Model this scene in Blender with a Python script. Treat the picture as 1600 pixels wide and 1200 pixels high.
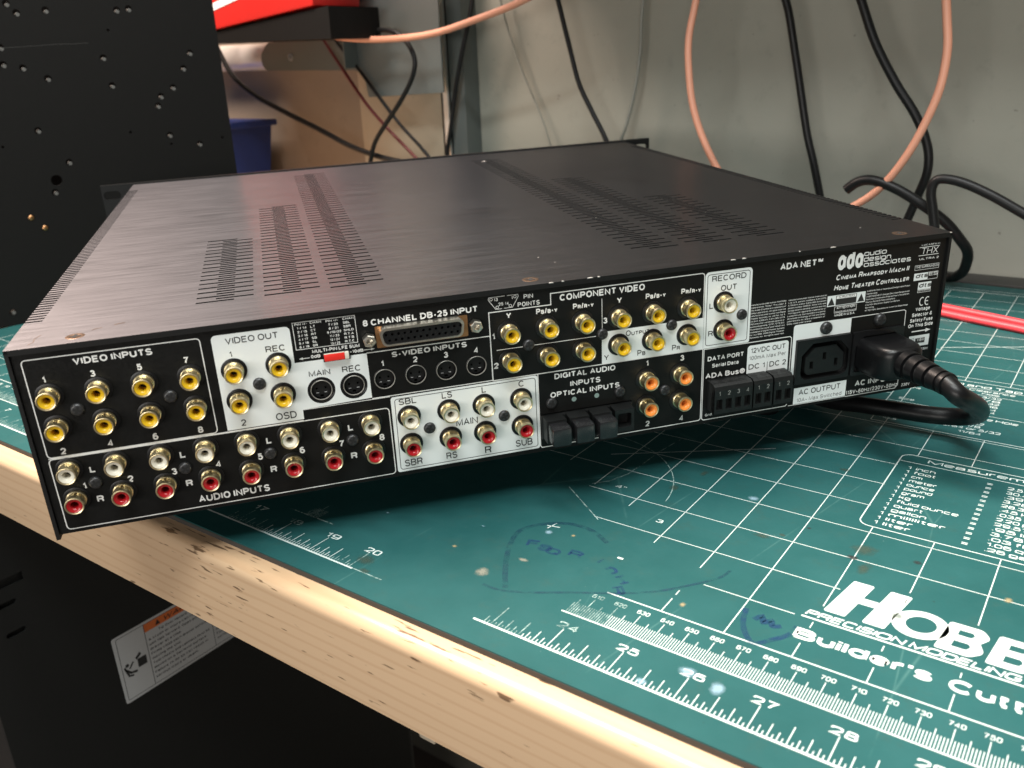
import bpy, bmesh, math, random
from mathutils import Vector, Matrix
from mathutils.geometry import tessellate_polygon
random.seed(7)
for o in list(bpy.data.objects): bpy.data.objects.remove(o, do_unlink=True)
SC = bpy.context.scene
COL = SC.collection
MM = 0.001
# ------------------------------------------------------------------ camera
cam_d = bpy.data.cameras.new("camera"); cam = bpy.data.objects.new("camera", cam_d); COL.objects.link(cam)
R = ((0.81245, 0.58173, -0.03887), (0.17321, -0.30448, -0.93664), (-0.5567, 0.75424, -0.34814))
M = Matrix(((R[0][0], -R[1][0], -R[2][0]), (R[0][1], -R[1][1], -R[2][1]), (R[0][2], -R[1][2], -R[2][2]))).to_4x4()
M.translation = Vector((99.9, -260.256, 201.332)) * MM
cam.matrix_world = M
cam_d.sensor_width = 36; cam_d.lens = 36 * 1361.617 / 1600
cam_d.clip_start = 0.01; cam_d.clip_end = 50
cam_d.dof.use_dof = True; cam_d.dof.focus_distance = 0.43; cam_d.dof.aperture_fstop = 15
SC.camera = cam
# ------------------------------------------------------------------ light
W = bpy.data.worlds.new("World"); SC.world = W; W.use_nodes = True
bg = W.node_tree.nodes["Background"]; bg.inputs[0].default_value = (1, .96, .92, 1); bg.inputs[1].default_value = 0.09
def area(name, loc, target, sx, sy, power, col):
    d = bpy.data.lights.new(name, 'AREA'); d.shape = 'RECTANGLE'; d.size = sx; d.size_y = sy; d.energy = power; d.color = col
    o = bpy.data.objects.new(name, d); COL.objects.link(o); o.location = loc
    o.rotation_euler = (Vector(target) - Vector(loc)).to_track_quat('-Z', 'Y').to_euler(); return o
area("ceiling_lamp_warm", (-.84, .02, 1.25), (-.25, .05, 0), .28, 1.0, 54, (1, .80, .68))
area("ceiling_lamp_main", (.02, -.05, 1.5), (.02, -.02, 0), .9, .3, 21, (.97, 1, .96))
area("ceiling_lamp_row", (.36, -.80, 1.68), (-.1, .15, .05), 1.3, .12, 28, (.96, 1, .99))
area("front_fill", (.20, -1.40, .20), (-.1, .15, .06), 1.1, .26, 11, (1, .96, .90))  # unseen low fill from the front, added to lift the upright faces
SC.view_settings.view_transform = 'Standard'; SC.view_settings.look = 'None'; SC.view_settings.exposure = 0; SC.view_settings.gamma = 1
SC.cycles.use_denoising = True
SC.cycles.max_bounces = 8; SC.cycles.transparent_max_bounces = 16
# ------------------------------------------------------------------ materials
def new(name):
    m = bpy.data.materials.new(name); m.use_nodes = True
    return m, m.node_tree, m.node_tree.nodes["Principled BSDF"]
def N(t, typ, **kw):
    n = t.nodes.new(typ)
    for k, v in kw.items(): setattr(n, k, v)
    return n
def mix(t, fac, a, b, mode='MIX'):
    n = t.nodes.new('ShaderNodeMix'); n.data_type = 'RGBA'; n.blend_type = mode
    for i, v in ((0, fac), (6, a), (7, b)):
        if isinstance(v, (int, float)): n.inputs[i].default_value = v
        elif isinstance(v, tuple): n.inputs[i].default_value = v if len(v) == 4 else (*v, 1)
        else: t.links.new(v, n.inputs[i])
    return n.outputs[2]
def noise(t, vec, scale, detail=3, rough=.55):
    n = N(t, 'ShaderNodeTexNoise'); n.inputs['Scale'].default_value = scale; n.inputs['Detail'].default_value = detail; n.inputs['Roughness'].default_value = rough
    if vec is not None: t.links.new(vec, n.inputs['Vector'])
    return n.outputs['Fac']
def mapping(t, vec, scale=(1, 1, 1), rot=(0, 0, 0), loc=(0, 0, 0)):
    n = N(t, 'ShaderNodeMapping'); n.inputs['Scale'].default_value = scale; n.inputs['Rotation'].default_value = rot; n.inputs['Location'].default_value = loc
    t.links.new(vec, n.inputs['Vector']); return n.outputs[0]
def ramp(t, fac, stops):
    n = N(t, 'ShaderNodeValToRGB'); e = n.color_ramp.elements
    while len(e) < len(stops): e.new(.5)
    for i, (p, c) in enumerate(stops):
        e[i].position = p; e[i].color = c if isinstance(c, tuple) and len(c) == 4 else ((*c, 1) if isinstance(c, tuple) else (c, c, c, 1))
    t.links.new(fac, n.inputs[0]); return n.outputs[0]
def bump(t, h, strength, dist, b):
    n = N(t, 'ShaderNodeBump'); n.inputs['Strength'].default_value = strength; n.inputs['Distance'].default_value = dist
    t.links.new(h, n.inputs['Height']); t.links.new(n.outputs[0], b.inputs['Normal'])
def obj_co(t): return N(t, 'ShaderNodeTexCoord').outputs['Object']
def plain(name, col, rough=.5, metal=0., spec=.5, var=.12, nscale=300, bmp=0., coat=0.):
    m, t, b = new(name)
    co = obj_co(t); f = noise(t, co, nscale, 4)
    c = mix(t, f, tuple(max(0, x * (1 - var)) for x in col), tuple(min(1, x * (1 + var)) for x in col))
    t.links.new(c, b.inputs['Base Color'])
    r = N(t, 'ShaderNodeMapRange'); r.inputs[3].default_value = max(0, rough - .08); r.inputs[4].default_value = min(1, rough + .08); t.links.new(noise(t, co, nscale * .23, 3), r.inputs[0]); t.links.new(r.outputs[0], b.inputs['Roughness'])
    b.inputs['Metallic'].default_value = metal; b.inputs['Specular IOR Level'].default_value = spec
    b.inputs['Coat Weight'].default_value = coat
    if bmp: bump(t, f, bmp, .0003, b)
    return m
# brushed black anodised top cover: grain along local x (the long side of the case)
def brushed(name, base, rough, aniso, bmp):
    m, t, b = new(name)
    co = obj_co(t)
    f = noise(t, mapping(t, co, (14, 900, 14)), 1.0, 6, .7)
    f2 = noise(t, mapping(t, co, (30, 420, 30)), 1.0, 4, .65)
    g = mix(t, .5, f, f2)
    sm = noise(t, co, 9, 4, .6)
    c = mix(t, ramp(t, g, [(.38, 0.), (.62, 1.)]), tuple(x * .66 for x in base), tuple(x * 1.36 for x in base))
    c = mix(t, ramp(t, sm, [(.35, .0), (.7, 1.)]), c, tuple(x * 1.15 for x in base))
    t.links.new(c, b.inputs['Base Color'])
    r = N(t, 'ShaderNodeMapRange'); r.inputs[3].default_value = rough - .07; r.inputs[4].default_value = rough + .09; t.links.new(g, r.inputs[0]); t.links.new(r.outputs[0], b.inputs['Roughness'])
    b.inputs['Metallic'].default_value = .92; b.inputs['Anisotropic'].default_value = aniso
    tn = N(t, 'ShaderNodeVectorTransform', vector_type='VECTOR', convert_from='OBJECT', convert_to='WORLD'); tn.inputs[0].default_value = (0, 1, 0)
    t.links.new(tn.outputs[0], b.inputs['Tangent'])
    bump(t, f, bmp, .0002, b)
    return m
M_top = brushed("brushed_black_anodised", (.072, .071, .077), .31, .88, .28)
M_panel = brushed("satin_black_panel", (.0065, .0065, .0062), .38, .35, .05)
M_panel.node_tree.nodes["Principled BSDF"].inputs['Metallic'].default_value = 0; M_panel.node_tree.nodes["Principled BSDF"].inputs['Specular IOR Level'].default_value = .16
M_edge = plain("black_paint_edge", (.007, .007, .007), .55, 0, .25, var=.3)
M_dark = plain("dark_inside", (.006, .006, .006), .8)
M_blackpl = plain("black_plastic", (.0075, .0075, .008), .34, 0, .35, nscale=900, bmp=.05)
M_blackm = plain("black_moulded_matt", (.0075, .008, .008), .45, 0, .35, nscale=1500, bmp=.15)
M_rubber = plain("black_rubber", (.0045, .0045, .005), .34, 0, .32, nscale=700, bmp=.1)
M_white = plain("white_screen_print", (.72, .75, .74), .45, var=.03, nscale=60)
M_whitet = plain("white_lettering_ink", (.70, .70, .68), .5, var=.06)
M_black = plain("black_lettering_ink", (.018, .018, .018), .5)
M_grey = plain("grey_lettering_ink", (.10, .10, .10), .5)
M_gold = plain("gold_plating", (.84, .71, .44), .33, 1., var=.05)
M_nickel = plain("nickel_plating", (.72, .68, .60), .32, 1., var=.08)
M_screwb = plain("black_zinc_screw", (.05, .05, .052), .36, .6, var=.2)
M_bronze = plain("worn_bronze_screw", (.20, .135, .095), .35, .9, var=.5, nscale=900)
M_copper = plain("copper_shell", (.50, .26, .12), .32, .9, var=.3, nscale=500)
M_ye = plain("yellow_plastic", (.68, .42, .012), .25, var=.03)
M_wh = plain("ivory_plastic", (.70, .66, .55), .25, var=.03)
M_re = plain("red_plastic", (.36, .010, .014), .22, var=.03)
M_or = plain("orange_plastic", (.85, .27, .05), .25, var=.03)
M_redsw = plain("red_switch_plastic", (.75, .03, .02), .3, var=.03)
M_chip = plain("bare_aluminium_chip", (.55, .54, .52), .5, .6)
M_ledge = plain("pale_green_hole", (.20, .28, .26), .6)
M_dark2 = plain('black_socket_plastic', (.007, .007, .007), .6, 0, .3)
M_ring = plain('dull_shield_metal', (.34, .32, .29), .4, .4)
M_num = plain('grey_stamped_number', (.20, .20, .19), .5)
# cutting mat
def mat_mat():
    m, t, b = new("green_self_healing_vinyl"); co = obj_co(t)
    n1 = noise(t, co, 14, 6, .62); n2 = noise(t, co, 70, 5, .7); n3 = noise(t, co, 900, 2)
    c = mix(t, ramp(t, n1, [(.3, 0.), (.72, 1.)]), (.012, .070, .070), (.022, .098, .099))
    c = mix(t, ramp(t, n2, [(.56, 0.), (.80, .6)]), c, (.030, .075, .065))
    v = N(t, 'ShaderNodeTexVoronoi', feature='DISTANCE_TO_EDGE'); v.inputs['Scale'].default_value = 16; v.inputs['Randomness'].default_value = 1
    t.links.new(mapping(t, co, (1, .35, 1), (0, 0, .6)), v.inputs['Vector'])
    scr = ramp(t, v.outputs[0], [(.0, 1.), (.006, 0.)])
    sm = N(t, 'ShaderNodeMath', operation='MULTIPLY'); t.links.new(scr, sm.inputs[0]); t.links.new(ramp(t, n1, [(.50, 0.), (.62, .35)]), sm.inputs[1])
    c = mix(t, sm.outputs[0], c, (.11, .24, .22))
    sp = ramp(t, noise(t, co, 420, 2), [(.75, 0.), (.80, .35)])
    c = mix(t, sp, c, (.20, .30, .28))
    dk = ramp(t, noise(t, mapping(t, co, (1, 1, 1), (0, 0, 0), (3, 1, 0)), 260, 2), [(.76, 0.), (.80, .8)])
    c = mix(t, dk, c, (.02, .05, .045))
    t.links.new(c, b.inputs['Base Color'])
    t.links.new(ramp(t, n2, [(.3, .42), (.7, .62)]), b.inputs['Roughness'])
    b.inputs['Specular IOR Level'].default_value = .16
    h = mix(t, .35, n3, sm.outputs[0]); bump(t, h, .12, .0003, b)
    return m
M_mat = mat_mat()
def ink_mat(name, col, lo, hi, sc=320):
    m, t, b = new(name); co = obj_co(t)
    b.inputs['Base Color'].default_value = (*col, 1); b.inputs['Roughness'].default_value = .5
    out = t.nodes['Material Output']; tr = N(t, 'ShaderNodeBsdfTransparent'); mx = N(t, 'ShaderNodeMixShader')
    f = noise(t, co, sc, 4, .65)
    t.links.new(ramp(t, f, [(lo, 0.), (hi, 1.)]), mx.inputs[0]); t.links.new(tr.outputs[0], mx.inputs[1]); t.links.new(b.outputs[0], mx.inputs[2]); t.links.new(mx.outputs[0], out.inputs[0])
    return m
M_print = ink_mat("white_mat_print", (.62, .70, .68), .16, .38)
M_faint = ink_mat("faded_mat_print", (.40, .55, .52), .34, .62)
M_pen = ink_mat("blue_marker_ink", (.006, .040, .13), .34, .80, 160)
M_thin = ink_mat("faded_blue_marker", (.008, .055, .09), .36, .85, 160)
def stain_mat(name, col, amt, sc=260):
    m, t, b = new(name); tc = N(t, 'ShaderNodeTexCoord'); co = tc.outputs['Object']
    b.inputs['Base Color'].default_value = (*col, 1); b.inputs['Roughness'].default_value = .5
    g = N(t, 'ShaderNodeTexGradient', gradient_type='SPHERICAL'); t.links.new(mapping(t, tc.outputs['Generated'], (2, 2, 0), (0, 0, 0), (-1, -1, 0)), g.inputs[0])
    f = noise(t, co, sc, 5, .7)
    a = N(t, 'ShaderNodeMath', operation='MULTIPLY_ADD'); t.links.new(g.outputs[1], a.inputs[0]); a.inputs[1].default_value = 1.1; a.inputs[2].default_value = -.55
    s = N(t, 'ShaderNodeMath', operation='ADD'); t.links.new(a.outputs[0], s.inputs[0]); t.links.new(f, s.inputs[1])
    out = t.nodes['Material Output']; tr = N(t, 'ShaderNodeBsdfTransparent'); mx = N(t, 'ShaderNodeMixShader')
    t.links.new(ramp(t, s.outputs[0], [(.42, 0.), (.85, amt * .8)]), mx.inputs[0]); t.links.new(tr.outputs[0], mx.inputs[1]); t.links.new(b.outputs[0], mx.inputs[2]); t.links.new(mx.outputs[0], out.inputs[0])
    return m
M_st_brown = stain_mat("brown_stain", (.06, .085, .06), .6)
M_st_dark = stain_mat("dark_stain", (.03, .03, .03), .85)
M_st_glue = stain_mat("dried_glue", (.30, .30, .24), .8, 420)
M_st_tan = stain_mat("tan_stain", (.40, .33, .18), .85, 420)
M_st_white = stain_mat("chalky_smear", (.36, .55, .68), .7, 120)
# wood
def wood():
    m, t, b = new("varnished_maple"); co = obj_co(t)
    g = noise(t, mapping(t, co, (3, 34, 34)), 1, 6, .6)
    w = N(t, 'ShaderNodeTexWave', wave_type='RINGS'); w.inputs['Scale'].default_value = 6; w.inputs['Distortion'].default_value = 5; w.inputs['Detail'].default_value = 3; w.inputs['Detail Scale'].default_value = 1.2
    t.links.new(mapping(t, co, (.8, 6, 9), (0, 0, 0), (.35, .3, .2)), w.inputs[0])
    c = mix(t, g, (.56, .385, .235), (.66, .475, .305))
    c = mix(t, ramp(t, w.outputs[1], [(.0, .35), (.25, .0)]), c, (.40, .22, .11))
    lg = noise(t, mapping(t, co, (2.2, 9, 9)), 1, 2); c = mix(t, ramp(t, lg, [(.35, 0.), (.7, .45)]), c, (.66, .44, .27))
    fl = noise(t, mapping(t, co, (75, 700, 560), (0, 0, 0)), 1, 2, .5)
    dens = noise(t, mapping(t, co, (9, 30, 30), (0, 0, 0), (5, 2, 1)), 1, 2)
    s = N(t, 'ShaderNodeMath', operation='MULTIPLY_ADD'); t.links.new(dens, s.inputs[0]); s.inputs[1].default_value = .42; t.links.new(fl, s.inputs[2])
    c = mix(t, ramp(t, s.outputs[0], [(.885, 0.), (.94, .85)]), c, (.09, .045, .02))
    t.links.new(c, b.inputs['Base Color'])
    t.links.new(ramp(t, g, [(.3, .30), (.7, .42)]), b.inputs['Roughness'])
    b.inputs['Coat Weight'].default_value = .25; b.inputs['Coat Roughness'].default_value = .22
    bump(t, g, .08, .0005, b)
    return m
M_wood = wood()
M_plug = plain('glossy_black_plug', (.014, .014, .015), .22, 0, .6)
M_pale = plain('hole_glint_pale', (.14, .135, .125), .5)  # pale tone for the lit spot inside the chassis holes
M_core = plain('dark_grey_mat_core', (.045, .040, .035), .7)
M_strip = plain('dark_grey_rail', (.035, .034, .032), .5)
def wallm(name, c1, c2):
    m, t, b = new(name); co = obj_co(t)
    n = noise(t, co, 6, 6, .6); n2 = noise(t, co, 60, 4, .6); sp = noise(t, co, 150, 2)
    c = mix(t, ramp(t, n, [(.3, 0.), (.7, 1.)]), c1, c2)
    c = mix(t, ramp(t, n2, [(.60, 0.), (.82, .35)]), c, tuple(x * .62 for x in c1))
    c = mix(t, ramp(t, sp, [(.73, 0.), (.78, .6)]), c, tuple(x * .4 for x in c1))
    t.links.new(c, b.inputs['Base Color']); b.inputs['Roughness'].default_value = .6
    bump(t, n2, .25, .002, b); return m
M_wall = wallm("painted_block_wall", (.36, .35, .295), (.41, .40, .34))
M_tan_shade = wallm("shaded_tan", (.27, .225, .18), (.31, .26, .21))  # shade on the tan surface put into a browner tone
M_tan_lit = wallm("lit_tan", (.44, .38, .29), (.50, .43, .33))  # lit part of that surface as a paler tone; also the edge clip
M_sheet = plain("grey_painted_steel", (.14, .16, .155), .45, .0, var=.06, nscale=40)
M_alu = plain("bright_aluminium", (.90, .87, .82), .30, .45, var=.05, nscale=60)
M_blue = plain("blue_bin_plastic", (.012, .032, .16), .4)
M_redbox = plain("red_toolbox_paint", (.62, .025, .02), .35)
M_blk = plain("black_powder_coat", (.0062, .006, .0056), .62, 0, .17, var=.25, nscale=800, bmp=.3)
M_cabk = plain("black_cabinet_enamel", (.006, .0065, .006), .5, var=.3, nscale=1200, bmp=.2)
M_salmon = plain("salmon_cable_sheath", (.78, .36, .24), .42, var=.06, nscale=80)
M_cblk = plain("black_cable_sheath", (.009, .009, .0095), .42, 0, .35, var=.2)
M_cred = plain("dark_red_cable_sheath", (.12, .012, .014), .4)
M_cwhite = plain("grey_white_cable_sheath", (.30, .30, .26), .4)
M_pink = plain("red_test_lead_sheath", (.80, .055, .07), .42, var=.04)
M_floor = wallm("worn_vinyl_floor", (.10, .09, .085), (.13, .115, .11))
M_label = plain("white_label", (.42, .43, .43), .5, var=.03)
M_orange = plain("orange_label_band", (.55, .13, .03), .5)
# ------------------------------------------------------------------ mesh helpers
def mk(name, verts, faces, mat, parent=None, smooth=False, kind=None, label=None, cat=None, group=None):
    me = bpy.data.meshes.new(name); me.from_pydata([tuple(v) for v in verts], [], faces); me.validate(); me.update()
    for mm in (mat if isinstance(mat, (list, tuple)) else [mat]): me.materials.append(mm)
    if smooth:
        me.polygons.foreach_set('use_smooth', [True] * len(me.polygons))
        me.set_sharp_from_angle(angle=math.radians(38))
    o = bpy.data.objects.new(name, me); COL.objects.link(o)
    if parent is not None: o.parent = parent
    if kind: o['kind'] = kind
    if label: o['label'] = label
    if cat: o['category'] = cat
    if group: o['group'] = group
    return o
def inst(src, name, parent, loc, group=None):
    o = bpy.data.objects.new(name, src.data if hasattr(src, 'data') else src); COL.objects.link(o); o.parent = parent; o.location = loc
    return o
def thing(name, label, cat, loc=(0, 0, 0), group=None):
    o = bpy.data.objects.new(name, None); COL.objects.link(o); o.location = loc; o['label'] = label; o['category'] = cat
    o.empty_display_size = .02
    if group: o['group'] = group
    return o
class MB:
    def __init__(s): s.v = []; s.f = []
    def add(s, vs, fs):
        n = len(s.v); s.v += [Vector(v) for v in vs]; s.f += [tuple(i + n for i in f) for f in fs]
    def box(s, x0, x1, y0, y1, z0, z1):
        s.add([(x0, y0, z0), (x1, y0, z0), (x1, y1, z0), (x0, y1, z0), (x0, y0, z1), (x1, y0, z1), (x1, y1, z1), (x0, y1, z1)],
              [(0, 3, 2, 1), (4, 5, 6, 7), (0, 1, 5, 4), (1, 2, 6, 5), (2, 3, 7, 6), (3, 0, 4, 7)])
    def build(s, name, mat, parent=None, bev=0, **kw):
        o = mk(name, s.v, s.f, mat, parent, **kw)
        if bev:
            bm = bmesh.new(); bm.from_mesh(o.data)
            bmesh.ops.bevel(bm, geom=[e for e in bm.edges if e.calc_face_angle(0) > .5], offset=bev, segments=2, profile=.6, affect='EDGES')
            bm.to_mesh(o.data); bm.free()
            o.data.polygons.foreach_set('use_smooth', [True] * len(o.data.polygons)); o.data.set_sharp_from_angle(angle=math.radians(38))
        return o
def rpoly(pts, rad, n=5):
    """polygon with rounded corners; rad a number or list"""
    out = []; k = len(pts)
    for i in range(k):
        p = Vector(pts[i]); a = Vector(pts[i - 1]); b = Vector(pts[(i + 1) % k]); r = rad[i] if isinstance(rad, (list, tuple)) else rad
        if r <= 0: out.append(tuple(p)); continue
        d1 = (a - p).normalized(); d2 = (b - p).normalized(); half = math.acos(max(-1, min(1, d1.dot(d2)))) / 2
        tl = min(r / math.tan(half), (a - p).length * .49, (b - p).length * .49); r2 = tl * math.tan(half)
        c = p + (d1 + d2).normalized() * (r2 / math.sin(half)); s = p + d1 * tl; e = p + d2 * tl
        a0 = math.atan2(s.y - c.y, s.x - c.x); a1 = math.atan2(e.y - c.y, e.x - c.x); da = (a1 - a0 + math.pi) % (2 * math.pi) - math.pi
        for j in range(n + 1): t = a0 + da * j / n; out.append((c.x + r2 * math.cos(t), c.y + r2 * math.sin(t)))
    return out
def circle(cx, cy, r, n=24, a0=0): return [(cx + r * math.cos(a0 + 2 * math.pi * i / n), cy + r * math.sin(a0 + 2 * math.pi * i / n)) for i in range(n)]
def rect(x0, x1, y0, y1): return [(x0, y0), (x1, y0), (x1, y1), (x0, y1)]
def plate(mb, outer, holes, m, d0, d1=None):
    """flat plate: loops in 2D, m(x, y, d) -> 3D; face at d0, back and rims down to d1"""
    loops = [outer] + holes
    tri = tessellate_polygon([[Vector((x, y, 0)) for x, y in l] for l in loops])
    pts = [p for l in loops for p in l]
    mb.add([m(x, y, d0) for x, y in pts], [tuple(t) for t in tri])
    if d1 is not None:
        mb.add([m(x, y, d1) for x, y in pts], [tuple(reversed(t)) for t in tri])
        for l in loops:
            n = len(l); mb.add([m(x, y, d0) for x, y in l] + [m(x, y, d1) for x, y in l], [(i, (i + 1) % n, n + (i + 1) % n, n + i) for i in range(n)])
def line(mb, pts, w, m, d, closed=False):
    """flat ribbon along 2D points"""
    P = [Vector(p) for p in pts]; n = len(P); L = []; Rr = []
    for i in range(n):
        if closed: a = P[i - 1]; b = P[(i + 1) % n]
        else: a = P[max(0, i - 1)]; b = P[min(n - 1, i + 1)]
        d1 = (P[i] - a).normalized() if (P[i] - a).length > 1e-9 else (b - P[i]).normalized(); d2 = (b - P[i]).normalized() if (b - P[i]).length > 1e-9 else d1
        t = (d1 + d2); t = t.normalized() if t.length > 1e-6 else d1
        nn = Vector((-t.y, t.x)); k = 1 / max(.62, nn.dot(Vector((-d1.y, d1.x)))); L.append(P[i] + nn * w / 2 * k); Rr.append(P[i] - nn * w / 2 * k)
    f = [(i, i + 1, n + i + 1, n + i) for i in range(n - 1)]
    if closed: f.append((n - 1, 0, n, 2 * n - 1))
    mb.add([m(p.x, p.y, d) for p in L] + [m(p.x, p.y, d) for p in Rr], f)
def lathe(prof, seg=32, axis=(0, -1, 0)):
    """prof list of (offset outward, radius); spins around local -y"""
    vs = []; fs = []
    for o, r in prof:
        for k in range(seg): a = 2 * math.pi * k / seg; vs.append((r * math.cos(a) * MM, -o * MM, r * math.sin(a) * MM))
    for i in range(len(prof) - 1):
        for k in range(seg): fs.append((i * seg + k, i * seg + (k + 1) % seg, (i + 1) * seg + (k + 1) % seg, (i + 1) * seg + k))
    return vs, fs
def lathe_mesh(name, prof, mat, seg=32, cap0=False, cap1=True):
    vs, fs = lathe(prof, seg); n = len(prof)
    if cap1: fs.append(tuple((n - 1) * seg + k for k in range(seg)))
    if cap0: fs.append(tuple(reversed(range(seg))))
    me = bpy.data.meshes.new(name); me.from_pydata(vs, [], fs); me.update(); me.materials.append(mat)
    me.polygons.foreach_set('use_smooth', [True] * len(me.polygons)); me.set_sharp_from_angle(angle=math.radians(35)); return me
def catmull(pts, n=8):
    P = [Vector(p) for p in pts]; out = []
    for i in range(len(P) - 1):
        a = P[max(0, i - 1)]; b = P[i]; c = P[i + 1]; d = P[min(len(P) - 1, i + 2)]
        for k in range(n):
            t = k / n; out.append(.5 * ((2 * b) + (c - a) * t + (2 * a - 5 * b + 4 * c - d) * t * t + (3 * b - a - 3 * c + d) * t ** 3))
    out.append(P[-1]); return out
def tube(name, pts, r, mat, parent=None, seg=12, n=8, **kw):
    """pts in mm; r in mm or list"""
    C = catmull(pts, n); vs = []; fs = []; up = Vector((.13, .31, .94)).normalized(); prev = None
    rr = (lambda i: r) if not isinstance(r, (list, tuple)) else (lambda i: r[min(len(r) - 1, i // n)] * (1 - (i % n) / n) + r[min(len(r) - 1, i // n + 1)] * ((i % n) / n))
    for i, p in enumerate(C):
        t = (C[min(i + 1, len(C) - 1)] - C[max(0, i - 1)]).normalized()
        s = t.cross(prev if prev is not None else up).cross(t); s.normalize(); prev = s; b = t.cross(s)
        for k in range(seg): a = 2 * math.pi * k / seg; q = p + (s * math.cos(a) + b * math.sin(a)) * rr(i); vs.append(q * MM)
    for i in range(len(C) - 1):
        for k in range(seg): fs.append((i * seg + k, i * seg + (k + 1) % seg, (i + 1) * seg + (k + 1) % seg, (i + 1) * seg + k))
    fs.append(tuple(reversed(range(seg)))); fs.append(tuple((len(C) - 1) * seg + k for k in range(seg)))
    return mk(name, vs, fs, mat, parent, smooth=True, **kw)
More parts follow.
